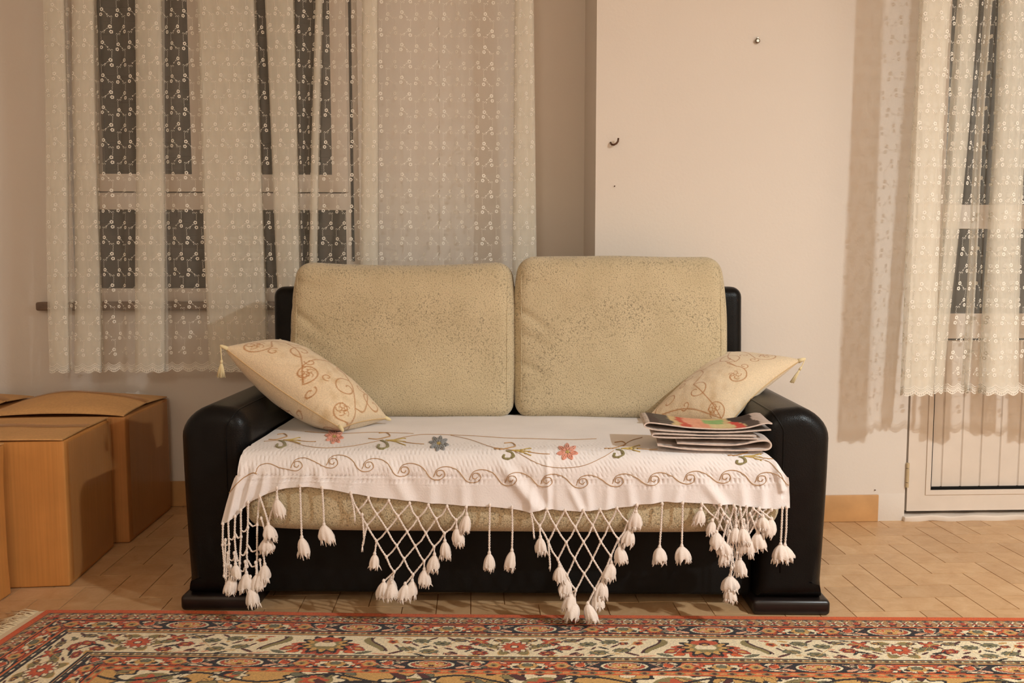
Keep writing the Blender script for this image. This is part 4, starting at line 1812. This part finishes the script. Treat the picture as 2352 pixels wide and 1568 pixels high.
def paint_top(side, x, y, s):
    c = newsgrey(side, x, y, s, 8, 0.25)
    if side == 0:
        mm = s > s.max() * 0.52
        X = (x - 0.36) / 0.34 + 0.010 * np.sin(y * 70) + 0.15 * (y - 0.01)
        Yv = (y - (-0.055)) / 0.15 + 0.06 * np.sin(x * 48)
        def put(mask, col):
            c[mask & mm] = lin(col)
        put(X > -1, (70, 56, 54))
        put((X > 0.24) & (X < 0.80), (205, 178, 130))
        put((X > 0.30) & (X < 0.40), (196, 84, 66))
        put(((X - 0.44) / 0.09) ** 2 + ((Yv - 0.5) / 0.7) ** 2 < 1, (226, 160, 130))
        put(((X - 0.50) / 0.06) ** 2 + ((Yv - 0.25) / 0.3) ** 2 < 1, (222, 152, 122))
        put((X > 0.52) & (X < 0.68) & (Yv > 0.45) & (Yv < 0.85), (140, 176, 110))
        put((X > 0.53) & (X < 0.72) & (Yv > 0.05) & (Yv <= 0.45), (214, 196, 146))
        put((X > 0.72) & (X < 0.79) & (Yv < 0.55), (204, 70, 58))
        put(((X - 0.82) / 0.10) ** 2 + ((Yv - 0.8) / 0.35) ** 2 < 1, (44, 32, 34))
        put((X > 0.13) & (X < 0.24) & (np.sin(y * 260) > 0), (96, 92, 84))
        put((X > 0.90), (196, 178, 168))
    return c


zb = ZT + 0.010
XL_, XR_ = LP(1500, 1020, -0.06)[0], LP(1768, 1040, -0.06)[0]
paper('lowest folded newspaper of the stack, rounded fold towards the right arm',
      [(XL_ + 0.01, zb + 0.012), (XL_ + 0.1, zb + 0.002), (XL_ + 0.2, zb - 0.001), (XR_ - 0.03, zb - 0.001), (XR_ - 0.008, zb + 0.001), (XR_, zb + 0.010), (XR_ - 0.006, zb + 0.021),
       (XR_ - 0.03, zb + 0.023), (XL_ + 0.2, zb + 0.013), (XL_ + 0.06, zb + 0.018)], 0.004, -0.072, 0.075, 0.10, paint_low, 1)
XL2, XR2 = LP(1497, 1010, -0.06)[0], LP(1738, 1028, -0.06)[0]
z2 = zb + 0.027
paper('middle folded newspaper of the stack, narrow fold towards the left',
      [(XR2, z2 + 0.000), (XL2 + 0.14, z2 + 0.003), (XL2 + 0.04, z2 + 0.0045), (XL2 + 0.006, z2 + 0.007), (XL2, z2 + 0.011), (XL2 + 0.008, z2 + 0.0145), (XL2 + 0.05, z2 + 0.0135),
       (XL2 + 0.14, z2 + 0.0095), (XR2 - 0.004, z2 + 0.0075)], 0.003, -0.070, 0.07, 0.06, paint_mid, 2)
XL3, XR3 = LP(1480, 990, -0.06)[0], LP(1772, 995, -0.06)[0]
z3 = z2 + 0.0165
paper('topmost newspaper of the stack showing a colour picture',
      [(XR3 - 0.003, z3 + 0.008), (XL3 + 0.22, z3 + 0.000), (XL3 + 0.12, z3 + 0.001), (XL3 + 0.04, z3 + 0.006), (XL3 + 0.006, z3 + 0.013), (XL3, z3 + 0.020), (XL3 + 0.012, z3 + 0.026),
       (XL3 + 0.05, z3 + 0.022), (XL3 + 0.12, z3 + 0.012), (XL3 + 0.20, z3 + 0.008), (XL3 + 0.26, z3 + 0.012), (XR3 - 0.02, z3 + 0.024), (XR3, z3 + 0.024)], 0.0035, -0.066, 0.085, 0.05, paint_top, 3)

# ------------------------------------------------------------------ cardboard boxes
def carton(label, corner, w, d, h, rz, mats, bulge=0.02, wrap_right=True, gap=0.0, seed=0):
    """corner: near right bottom corner on the floor; the box runs left and back from it"""
    rg = random.Random(seed)
    root = empty('cardboard_box', tuple(corner), rz)
    tag(root, label, 'box', 'moving boxes beside the sofa')

    def dent(P):
        P = P.copy()
        f = fbm(P, 6, seed + 2)
        side = np.minimum(1, (h / 2 - np.abs(P[:, 2])) / 0.1).clip(0)
        P[:, 0] += 0.0022 * f * side * np.sign(P[:, 0])
        P[:, 1] += 0.002 * f * side * np.sign(P[:, 1])
        return P
    mb = MB()
    rounded(mb, w / 2, d / 2, h / 2, 0.006, 3, (14, 14, 12), (-w / 2, d / 2, h / 2 + 0.001), dent)
    mb.build('carton', mats[0], root)
    # two long flaps meeting over the middle, a little sprung
    for k in (0, 1):
        nx, ny = 26, 16
        X = np.linspace(-w + 0.002, -0.002, nx)
        T = np.linspace(0, 1, ny)
        P = np.zeros((nx, ny, 3))
        for i, x in enumerate(X):
            for j, t in enumerate(T):
                y = (t * (d / 2 - 0.003)) if k == 0 else d - t * (d / 2 - 0.003)
                arch = math.sin(PI * np.clip((x + w) / w, 0, 1)) ** 0.7
                lift = bulge * (0.25 + 0.75 * arch) * (t ** (0.55 if k == 0 else 0.8)) * (1.0 if k == 0 else 0.92)
                P[i, j] = (x, y - (0.004 if k == 0 else -0.002) * (1 - t), h + 0.003 + gap * (1 - t) * arch + lift + 0.002 * math.sin(x * 23 + seed) * t + 0.004 * math.sin(x * 9 + seed * 2) * t * (bulge > 0.02))
        P2 = P.copy()
        P2[..., 2] += 0.004
        fb = MB()
        fl_ = (k == 1)
        fb.grid(P2, 0, flip=fl_)
        fb.grid(P, 0, flip=not fl_)
        for a, b in ((P[0], P2[0]), (P[-1], P2[-1]), (P[:, 0], P2[:, 0]), (P[:, -1], P2[:, -1])):
            fb.grid(np.stack([a, b], 1), 0)
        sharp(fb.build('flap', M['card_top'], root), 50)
    # tape over the joint of the flaps and down the side
    tp = MB()
    nx = 30
    X = np.linspace(-w + 0.02, -0.001, nx)
    P = np.zeros((nx, 5, 3))
    for i, x in enumerate(X):
        arch = math.sin(PI * np.clip((x + w) / w, 0, 1)) ** 0.7
        for j in range(5):
            y = d / 2 + (j - 2) * 0.012
            t = 1 - abs(y - d / 2) / (d / 2)
            P[i, j] = (x, y, h + 0.0095 + bulge * (0.25 + 0.75 * arch) * t ** 0.5 + 0.002 * math.sin(x * 23 + seed) + 0.004 * math.sin(x * 9 + seed * 2) * (bulge > 0.02))
    tp.grid(P, 0)
    tp.build('tape', M['tape'], root)
    if wrap_right:
        wp = MB()
        ys = np.linspace(0.012, d - 0.012, 14)
        zs2 = np.linspace(0.02, h - 0.004, 14)
        P = np.zeros((14, 14, 3))
        for i, y in enumerate(ys):
            for j, z in enumerate(zs2):
                P[i, j] = (0.0085 + 0.001 * math.sin(y * 40 + z * 9 + seed), y, z)
        wp.grid(P, 0)
        wp.build('tape', M['wrap'], root)
    return root


c1 = hit_z(161, 1347, 0)
c1b = hit_z(265, 1253, 0)
rz1 = math.atan2(c1b[1] - c1[1], c1b[0] - c1[0]) - PI / 2
hgt1 = float(hit_y(153, 1013, c1[1])[2])
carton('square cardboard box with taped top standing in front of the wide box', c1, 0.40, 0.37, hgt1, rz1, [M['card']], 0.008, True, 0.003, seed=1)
c2 = hit_z(298, 1247, 0)
c2b = hit_z(396, 1166, 0)
rz2 = math.atan2(c2b[1] - c2[1], c2b[0] - c2[0]) - PI / 2
hgt2 = float(hit_y(283, 958, c2[1])[2])
dep2 = min(float(np.linalg.norm(c2b - c2)), YL - 0.045 - c2[1])
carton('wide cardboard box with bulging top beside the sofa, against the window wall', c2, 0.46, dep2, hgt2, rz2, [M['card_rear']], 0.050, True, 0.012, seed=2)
c3 = hit_z(29, 1362, 0) + np.array([0, -0.005, 0])
c3 = c3 + np.array([0.0, -0.40, 0])
hgt3 = float(hit_y(20, 1022, c3[1] + 0.40)[2])
carton('cardboard box cut off by the left edge, nearest the rug', c3, 0.45, 0.40, hgt3, 0.0, [M['card']], 0.004, False, seed=3)
c4 = c2 + np.array([-0.50, 0.02, 0])
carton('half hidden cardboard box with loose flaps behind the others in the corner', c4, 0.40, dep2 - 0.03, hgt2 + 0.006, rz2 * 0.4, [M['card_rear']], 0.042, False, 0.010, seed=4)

# ------------------------------------------------------------------ rug
RA = hit_z(104, 1401, 0.008)
RBp = hit_z(2352, 1420, 0.008)
RANG = math.atan2(RBp[1] - RA[1], RBp[0] - RA[0])
RW, RD = 3.0, 1.9
SHEAR = math.tan(-RANG) * 0.75
xs = np.arange(0, RW + 1e-6, 0.0021)
ds = np.concatenate([np.arange(0, 0.46, 0.0026), np.arange(0.46, 1.0, 0.0045), np.arange(1.0, RD + 1e-6, 0.008)])
XX, DD = np.meshgrid(xs, ds, indexing='ij')
dl, dr, dt, db = XX, RW - XX, DD, RD - DD
hx_ = np.minimum(dl, dr)
hy_ = np.minimum(dt, db)
side = hx_ < hy_
v = np.where(side, hx_, hy_).ravel()
uu_ = np.where(side, hy_, hx_).ravel()
full_u = np.where(side, DD, XX).ravel()
C_ = {k: np.array(lin(c)) for k, c in dict(orange=(214, 92, 36), rust=(186, 76, 44), tan=(206, 146, 88), ivory=(238, 220, 184), navy=(22, 22, 30), black=(26, 15, 14), sage=(112, 110, 84),
                                          olive=(142, 126, 78), gold=(206, 158, 88), pink=(226, 168, 132), khaki=(178, 132, 86), slate=(94, 78, 74), wine=(82, 30, 26), red=(196, 82, 44)).items()}
col = np.tile(C_['red'], (len(v), 1))
n_r = RNG.random(len(v))


def paint(mask, c, m2=None):
    m = mask if m2 is None else mask & m2
    col[m] = C_[c]


def cell(period, phase=0.0):
    return ((full_u - phase + period / 2) % period) - period / 2


def ell(x, y, a, b):
    return (x / a) ** 2 + (y / b) ** 2


def petal(x, y, cx, cy, a, b, ang):
    c, s = math.cos(ang), math.sin(ang)
    X, Y = x - cx, y - cy
    return ell(X * c + Y * s, -X * s + Y * c, a, b)


b0, b1, b2, b3, b4, b5, b6, b7 = 0.029, 0.074, 0.128, 0.149, 0.264, 0.283, 0.332, 0.352
# plain edge
paint(v < b0, 'orange')
paint((v > b0 - 0.0018) & (v < b0), 'wine')


# narrow guard of small crossed sprigs
def zigzag(lo_, hi_):
    m = (v >= lo_) & (v < hi_)
    w = hi_ - lo_
    y = (v - lo_) / w
    paint(m, 'khaki')
    for ph in (0.0, 0.030):
        x = cell(0.092, ph)
        d1 = np.abs((y - 0.5) * 0.030 - x * 0.75)
        d2 = np.abs((y - 0.5) * 0.030 + x * 0.75)
        arm = (np.abs(x) < 0.0135)
        paint(m & arm & (np.minimum(d1, d2) < 0.0042), 'wine')
        paint(m & arm & (np.minimum(d1, d2) < 0.0022) & (np.abs(x) > 0.003), 'ivory')
        paint(m & (ell(x, y - 0.5, 0.0045, 0.10) < 1), 'rust')
    x = cell(0.092, 0.061)
    paint(m & (ell(x, y - 0.48, 0.012, 0.26) < 1), 'wine')
    paint(m & (ell(x, y - 0.48, 0.008, 0.17) < 1), 'rust')
    paint(m & (ell(np.abs(x) - 0.008, y - 0.40, 0.003, 0.07) < 1), 'pink')
    for (yy, c1) in ((0.13, 'sage'), (0.82, 'black')):
        x = cell(0.031, 0.004)
        paint(m & (ell(x, y - yy, 0.0095, 0.10) < 1), c1)
        paint(m & (ell(x, y - yy, 0.0035, 0.05) < 1), 'wine' if c1 == 'sage' else 'sage')
        paint(m & (ell(cell(0.031, 0.019), y - yy - 0.04, 0.0035, 0.06) < 1), 'gold')
    paint(m & (y > 0.91), 'orange')


zigzag(b0, b1)


def blob(m, x, y, cx, cy, a, b, ang, c, oc='black', ow=0.0022, lobes=0, core=None):
    """a small woven flower or leaf: outline, body, lobed edge, contrasting core; all in metres"""
    ca, sa = math.cos(ang), math.sin(ang)
    X, Y = (x - cx) * ca + (y - cy) * sa, -(x - cx) * sa + (y - cy) * ca
    th = np.arctan2(Y / b, X / a)
    lob = 1 + 0.20 * np.cos(lobes * th) if lobes else 1.0
    near = m & (np.abs(X) < a * 1.5 + 0.01) & (np.abs(Y) < b * 1.5 + 0.01)
    if oc:
        paint(near & ((X / (a + ow)) ** 2 + (Y / (b + ow)) ** 2 < lob), oc)
    paint(near & ((X / a) ** 2 + (Y / b) ** 2 < lob), c)
    if core:
        paint(near & ((X / a) ** 2 + (Y / b) ** 2 < 0.30 * (lob if lobes else 1.0)), core)


# dark border with orange cartouches
def dark_border(lo_, hi_, ph):
    m = (v >= lo_) & (v < hi_)
    w = hi_ - lo_
    y = v - lo_
    P_ = 0.452
    x = cell(P_, ph)
    ax = np.abs(x)
    g = np.abs(ax - P_ / 2)
    paint(m, 'navy')
    # orange ground between two cartouches, stepped outline
    paint(m & (g < 0.072 + 0.022 * np.sin(y / w * 9.0) + 0.008 * np.sin(y / w * 27)) & (y > 0.10 * w) & (y < 0.93 * w), 'orange')
    blob(m, g, y, 0.052, 0.30 * w, 0.014, 0.16 * w, 0.3, 'rust', 'orange', 0.002, 3)
    # palmette with lobed petals
    blob(m, g, y, 0.0, 0.56 * w, 0.044, 0.34 * w, 0, 'ivory', 'black', 0.0028, 9)
    blob(m, g, y, 0.026, 0.66 * w, 0.009, 0.11 * w, 0, 'black', None)
    blob(m, g, y, 0.0, 0.54 * w, 0.024, 0.25 * w, 0, 'gold', 'wine', 0.002, 7)
    blob(m, g, y, 0.0, 0.46 * w, 0.012, 0.15 * w, 0, 'sage', 'black', 0.0016)
    blob(m, g, y, 0.0, 0.86 * w, 0.007, 0.07 * w, 0, 'orange', 'black', 0.0014)
    blob(m, g, y, 0.044, 0.86 * w, 0.016, 0.07 * w, -0.3, 'navy', None)
    # cartouche
    blob(m, ax, y, 0.0, 0.5 * w, 0.055, 0.42 * w, 0, 'ivory', 'black', 0.0024)
    blob(m, ax, y, 0.0, 0.5 * w, 0.047, 0.34 * w, 0, 'rust', 'wine', 0.0016)
    blob(m, ax, y, 0.0, 0.5 * w, 0.038, 0.27 * w, 0, 'gold', None)
    for k in range(4):
        blob(m, ax, y, 0.010 * k + 0.003, (0.5 + 0.12 * (-1) ** k) * w, 0.0045, 0.09 * w, 0, ('wine', 'orange', 'pink', 'wine')[k], 'ivory' if k % 2 else None, 0.0012)
    # leaves, buds and split arabesques on the dark ground
    blob(m, ax, y, 0.076, 0.26 * w, 0.015, 0.11 * w, 0.2, 'sage', 'navy', 0.002, 4, 'ivory')
    blob(m, ax, y, 0.073, 0.74 * w, 0.016, 0.10 * w, -0.3, 'pink', 'black', 0.002, 3)
    blob(m, ax, y, 0.104, 0.40 * w, 0.013, 0.22 * w, 0.15, 'orange', 'ivory', 0.0016, 5, 'rust')
    blob(m, ax, y, 0.100, 0.84 * w, 0.021, 0.045 * w, -0.15, 'ivory', None)
    blob(m, ax, y, 0.116, 0.20 * w, 0.010, 0.07 * w, 0.4, 'ivory', 'black', 0.0014)
    blob(m, ax, y, 0.126, 0.66 * w, 0.008, 0.12 * w, 0.4, 'sage', 'black', 0.0016, 3)
    blob(m, ax, y, 0.146, 0.50 * w, 0.016, 0.25 * w, 0, 'gold', 'orange', 0.003, 6, 'olive')
    blob(m, ax, y, 0.146, 0.52 * w, 0.004, 0.08 * w, 0, 'wine', None)
    blob(m, ax, y, 0.168, 0.24 * w, 0.008, 0.09 * w, 0.5, 'pink', 'navy', 0.002, 3)
    blob(m, ax, y, 0.170, 0.80 * w, 0.008, 0.07 * w, -0.4, 'ivory', 'navy', 0.002)
    blob(m, ax, y, 0.134, 0.90 * w, 0.010, 0.04 * w, 0, 'orange', 'black', 0.0014)
    blob(m, ax, y, 0.090, 0.10 * w, 0.014, 0.035 * w, 0, 'pink', None)
    blob(m, ax, y, 0.056, 0.12 * w, 0.008, 0.05 * w, 0.6, 'navy', 'black', 0.001)
    yn = y / w
    stem = (ax > 0.058) & (g > 0.060)
    paint(m & (np.abs(yn - 0.5 - 0.36 * np.sin(ax * 52)) < 0.035) & stem, 'wine')
    paint(m & (np.abs(yn - 0.45 - 0.32 * np.cos(ax * 61)) < 0.028) & stem, 'pink')
    paint(m & (yn < 0.05), 'black')
    paint(m & (yn > 0.96), 'black')


dark_border(b1, b2, 0.435)


def guard(lo_, hi_, night):
    m = (v >= lo_) & (v < hi_)
    y = (v - lo_) / (hi_ - lo_)
    if night is not None:
        paint(m, 'tan')
        x = cell(0.034)
        paint(m & ~night & (ell(x, y - 0.45, 0.012, 0.36) < 1), 'olive')
        paint(m & ~night & (ell(x, y - 0.45, 0.005, 0.24) < 1), 'wine')
        paint(m & ~night & (ell(cell(0.034, 0.017), y - 0.5, 0.006, 0.22) < 1), 'sage')
        paint(m & ~night & (ell(cell(0.017, 0.0085), y - 0.30, 0.0022, 0.16) < 1), 'ivory')
        # on the short sides the guard is dark with pale beads
        k = m & night & (y > 0.30)
        paint(k, 'navy')
        paint(k & (np.abs(y - 0.55) > 0.20) & (np.sin(full_u * 300) > 0.3), 'wine')
        paint(k & (ell(cell(0.040), y - 0.64, 0.010, 0.14) < 1), 'ivory')
        paint(k & (ell(cell(0.040, 0.02), y - 0.64, 0.006, 0.10) < 1), 'sage')
    paint(m & (y < 0.12), 'orange')


short = side.ravel()
guard(b2, b3, short)


# ivory main border
def main_border(lo_, hi_):
    m = (v >= lo_) & (v < hi_)
    w = hi_ - lo_
    y = (v - lo_)                                # metres
    paint(m, 'ivory')
    paint(m & (y < 0.003), 'black')
    paint(m & (y > w - 0.003), 'black')
    P_ = 0.935
    A_ = cell(P_, 0.865 - 0.04)                  # palmettes
    B_ = cell(P_, 0.865 - 0.04 + P_ / 2)         # rosettes
    # palmette with a jagged dark outline
    ax = np.abs(A_)
    rad = np.hypot(A_ / 1.35, y - 0.055)
    an = np.arctan2(y - 0.055, A_ / 1.35)
    out_ = 0.046 + 0.007 * np.cos(an * 12)
    paint(m & (rad < out_ + 0.010) & (y > 0.045), 'red')
    paint(m & (rad < out_), 'black')
    paint(m & (rad < out_ - 0.010), 'gold')
    paint(m & (rad < 0.026 + 0.003 * np.cos(an * 10)), 'olive')
    paint(m & (rad < 0.019) & (y < 0.066), 'ivory')
    paint(m & (petal(A_, y, 0, 0.028, 0.034, 0.014, 0) < 1), 'red')
    paint(m & (petal(A_, y, 0, 0.036, 0.014, 0.009, 0) < 1), 'wine')
    paint(m & (petal(A_, y, 0, 0.039, 0.007, 0.004, 0) < 1), 'gold')
    # sickle leaves on each side
    sx = 0.125 + 0.024 * np.sin((y - 0.055) * 48)
    body = (y > 0.010) & (y < 0.088)
    paint(m & (np.abs(ax - sx) < 0.015 * np.sin((y - 0.008) / 0.082 * PI).clip(0) ** 0.6) & body, 'black')
    paint(m & (np.abs(ax - sx + 0.003) < 0.011 * np.sin((y - 0.008) / 0.082 * PI).clip(0) ** 0.6) & body, 'olive')
    paint(m & (np.abs(ax - sx - 0.009) < 0.0025) & body, 'wine')
    blob(m, ax, y, 0.086, 0.076, 0.018, 0.009, 0.5, 'rust', 'wine', 0.0022, 4, 'gold')
    blob(m, ax, y, 0.068, 0.094, 0.014, 0.007, 0.3, 'orange', 'wine', 0.002, 3)
    blob(m, ax, y, 0.104, 0.098, 0.020, 0.005, -0.4, 'sage', 'black', 0.0016)
    blob(m, ax, y, 0.164, 0.034, 0.012, 0.009, 0.3, 'red', 'gold', 0.0022, 5, 'wine')
    blob(m, ax, y, 0.020, 0.104, 0.012, 0.005, 0.2, 'rust', 'wine', 0.0016, 3)
    # rosette with pointed leaves behind
    bx = np.abs(B_)
    radb = np.hypot(B_ / 1.25, y - 0.058)
    anb = np.arctan2(y - 0.058, B_ / 1.25)
    paint(m & (radb < 0.043 + 0.011 * np.cos(anb * 6)), 'gold')
    paint(m & (radb < 0.040 + 0.010 * np.cos(anb * 6)), 'olive')
    paint(m & (radb < 0.034 + 0.003 * np.cos(anb * 14)), 'wine')
    paint(m & (radb < 0.031 + 0.003 * np.cos(anb * 14)), 'ivory')
    paint(m & (radb < 0.025 + 0.004 * np.cos(anb * 11)), 'wine')
    paint(m & (radb < 0.023 + 0.004 * np.cos(anb * 11)), 'red')
    paint(m & (radb < 0.013) & (np.cos(anb * 5) > -0.2), 'orange')
    paint(m & (radb < 0.009), 'wine')
    paint(m & (radb < 0.006), 'ivory')
    for (cx, cy, sc_) in ((0.088, 0.030, 1.0), (0.078, 0.094, 0.6)):
        r_ = np.hypot((bx - cx) / 1.3, y - cy)
        a_ = np.arctan2(y - cy, (bx - cx) / 1.3)
        paint(m & (r_ < sc_ * (0.017 + 0.006 * np.cos(a_ * 5))), 'wine')
        paint(m & (r_ < sc_ * (0.014 + 0.006 * np.cos(a_ * 5))), 'red')
        paint(m & (r_ < sc_ * 0.005), 'gold')
    # sprays of small blossoms between
    for (cx, cy, ra, rb, cc, lb) in [(0.205, 0.074, 0.021, 0.010, 'sage', 9), (0.234, 0.028, 0.021, 0.010, 'sage', 9), (0.262, 0.088, 0.022, 0.010, 'sage', 9), (0.288, 0.042, 0.020, 0.010, 'sage', 9),
                                     (0.328, 0.022, 0.020, 0.008, 'slate', 7), (0.345, 0.064, 0.020, 0.011, 'red', 6), (0.396, 0.050, 0.017, 0.008, 'sage', 7), (0.386, 0.094, 0.019, 0.010, 'rust', 6),
                                     (0.200, 0.036, 0.011, 0.006, 'orange', 5), (0.310, 0.100, 0.011, 0.006, 'pink', 5), (0.424, 0.022, 0.010, 0.006, 'gold', 5)]:
        blob(m, ax, y, cx, cy, ra, rb, 0.1, cc, 'black', 0.0020, lb)
        rr = np.hypot((ax - cx) / 1.9, y - cy)
        aa = np.arctan2(y - cy, (ax - cx) / 1.9)
        paint(m & (np.abs(rr - rb * 0.60) < 0.0012), 'olive' if cc in ('sage', 'slate') else 'wine')
        paint(m & (rr < rb * 0.28), 'black' if cc in ('sage', 'slate') else 'gold')
    leaves_ = [(0.222, 0.050, 0.014, 0.0036, 0.7), (0.250, 0.062, 0.015, 0.0036, -0.5), (0.308, 0.072, 0.014, 0.004, 0.5), (0.182, 0.094, 0.020, 0.0045, -0.5), (0.240, 0.106, 0.017, 0.0036, 0.4),
               (0.322, 0.094, 0.014, 0.0045, 0.6), (0.368, 0.040, 0.016, 0.0045, -0.6), (0.376, 0.074, 0.020, 0.0045, 0.3), (0.306, 0.014, 0.013, 0.004, 0.6), (0.262, 0.014, 0.013, 0.004, -0.6),
               (0.352, 0.010, 0.014, 0.0032, 0.2), (0.178, 0.060, 0.010, 0.0035, 0.9), (0.274, 0.064, 0.010, 0.003, 0.9), (0.356, 0.082, 0.012, 0.003, -0.7), (0.410, 0.076, 0.013, 0.0035, 0.6), (0.404, 0.012, 0.014, 0.003, -0.2)]
    for i, (cx, cy, ra, rb, a_) in enumerate(leaves_):
        blob(m, ax, y, cx, cy, ra, rb, a_, ('wine', 'black', 'wine')[i % 3], None)
    extra = [(0.196, 0.016, 0.013, 0.004, 'gold'), (0.280, 0.102, 0.010, 0.004, 'pink'), (0.338, 0.108, 0.018, 0.004, 'pink'), (0.372, 0.108, 0.014, 0.004, 'gold'), (0.150, 0.106, 0.026, 0.0035, 'pink'),
             (0.366, 0.024, 0.009, 0.004, 'olive'), (0.306, 0.058, 0.007, 0.004, 'pink'), (0.216, 0.094, 0.008, 0.003, 'gold'), (0.150, 0.014, 0.014, 0.003, 'rust'), (0.246, 0.046, 0.006, 0.003, 'gold')]
    for (cx, cy, ra, rb, cc) in extra:
        blob(m, ax, y, cx, cy, ra, rb, 0.2, cc, None)
    vine = np.abs(y - 0.057 - 0.040 * np.sin(ax * 30 + 0.5))
    paint(m & (vine < 0.0012) & (ax > 0.15) & (ax < 0.41), 'gold')


main_border(b3, b4)
guard(b4, b5, short)
paint((v > b4) & (v < b4 + 0.003), 'black')
dark_border(b5, b6, 0.20)
zz_lo, zz_hi = b6, b7
m = (v >= b6) & (v < b7)
paint(m, 'orange')
y = (v - b6) / (b7 - b6)
paint(m & (ell(cell(0.040), y - 0.5, 0.012, 0.36) < 1), 'olive')
paint(m & (ell(cell(0.040), y - 0.5, 0.006, 0.22) < 1), 'wine')
paint(m & (ell(cell(0.040, 0.02), y - 0.5, 0.009, 0.25) < 1), 'tan')
# field: red ground, arched corner pieces and blossoms
m = v >= b7
fx = XX.ravel() - b7
fy = DD.ravel() - b7
FW = RW - 2 * b7
fxs = np.minimum(fx, FW - fx)
spand = m & (fy + 0.06 * np.sin(fxs * 14) < 0.52 - 0.62 * np.clip(fxs, 0, 0.62) ** 0.8)
paint(spand, 'gold')
edge_ = m & (np.abs(fy + 0.06 * np.sin(fxs * 14) - (0.52 - 0.62 * np.clip(fxs, 0, 0.62) ** 0.8)) < 0.018)
paint(edge_, 'black')
for (cx, cy, r) in [(0.13, 0.05, .06), (0.50, 0.04, .05), (0.72, 0.055, .05), (1.02, 0.05, .06), (1.32, 0.05, .07), (1.60, 0.05, .06), (1.86, 0.05, .05), (2.1, 0.05, .06), (0.30, 0.02, .03),
                    (0.3, 0.3, .07), (0.8, 0.35, .08), (1.2, 0.3, .07), (1.6, 0.4, .08), (2.0, 0.3, .07), (0.6, 0.6, .08), (1.15, 0.62, .12), (1.8, 0.7, .08)]:
    rr = np.hypot((fx - cx) / 1.4, fy - cy)
    aa = np.arctan2(fy - cy, (fx - cx) / 1.4)
    paint(m & (rr < r * (1 + 0.15 * np.cos(aa * 9))), 'black')
    paint(m & (rr < r * (0.86 + 0.15 * np.cos(aa * 9))), 'ivory')
    paint(m & (rr < r * 0.62), 'olive')
    paint(m & (rr < r * (0.42 + 0.1 * np.cos(aa * 7))), 'red')
    paint(m & (rr < r * 0.18), 'gold')
for k in range(520):
    cx, cy = RNG.uniform(0, FW), RNG.uniform(0, 1.2) ** 1.5
    cc = ('sage', 'black', 'gold', 'ivory', 'wine', 'olive')[k % 6]
    blob(m, fx, fy, cx, cy, RNG.uniform(.012, .026), RNG.uniform(.005, .010), RNG.uniform(-1, 1), cc, 'black' if cc != 'black' else None, 0.002, (0, 5, 7)[k % 3])
for k in range(26):
    cx, cy = 0.10 + (k % 13) * 0.17 + RNG.uniform(-.03, .03), 0.10 + (k // 13) * 0.16 + RNG.uniform(-.03, .03)
    blob(m, fx, fy, cx, cy, 0.034, 0.024, RNG.uniform(-.5, .5), ('gold', 'olive', 'ivory')[k % 3], 'black', 0.003, 7, 'red')
for k in range(5):
    am, fr, ph, off = 0.035, 13 + 2 * k, k * 1.3, 0.10 + 0.19 * k
    d_ = np.abs(fy - off - am * np.sin(fx * fr + ph))
    paint(m & (d_ < 0.0045), 'black')
    paint(m & (d_ < 0.0022), ('gold', 'ivory', 'olive')[k % 3])
wave_ = m & (np.abs(fy - 0.030 - 0.020 * np.sin(fx * 21)) < 0.004)
paint(wave_, 'black')
# each knot is dyed a little differently
col *= (0.86 + 0.40 * n_r)[:, None]

rug = empty('persian_rug', (RA[0], RA[1], 0), RANG)
tag(rug, 'red and ivory patterned oriental rug along the front of the picture', 'rug')
th = 0.009
edge_h = np.minimum(1, np.minimum(np.minimum(dl, dr), np.minimum(dt, db)) / 0.006) ** 0.5
Z = 0.0015 + th * edge_h + 0.0012 * np.sin(XX * 5.0) * np.sin(DD * 6 + 1) * edge_h
PX = XX - SHEAR * DD * -1.0 * -1.0
wavy = 0.004 * np.sin(XX * 3.1 + 0.4) * np.exp(-DD / 0.3)
P = np.stack([PX, -DD + wavy, Z + 0.0004], -1)
mb = MB()
mb.grid(P, 0, flip=True)
mb.build('pile', M['rug'], rug, col=col)
# woven end and fringe along the left side
fb = MB()
RNGf = random.Random(5)
kn = []
for d in np.arange(0.0, RD, 0.02):
    kn.append([(-SHEAR * d - 0.022, -d, 0.004), (-SHEAR * d + 0.003, -d, 0.0065)])
fb.grid(np.array(kn), 0, flip=True)
d = 0.002
while d < RD:
    L = RNGf.uniform(0.045, 0.085)
    a = RNGf.gauss(0, 0.45)
    x0 = -SHEAR * d - 0.018
    p0 = np.array([x0, -d, 0.005])
    p1 = np.array([x0 - L * 0.5, -d + 0.5 * L * math.sin(a) * 0.6, 0.006 + RNGf.uniform(0, 0.006)])
    p2 = np.array([x0 - L * math.cos(a), -d + L * math.sin(a), 0.0025])
    fb.tube([p0, p1, p2], [0.0017, 0.0014, 0.0009], 4)
    d += 0.0032 if d < 0.9 else 0.012
fr_ = fb.build('fringe', M['rug_fringe'], rug)
fr_['kind'] = 'stuff'
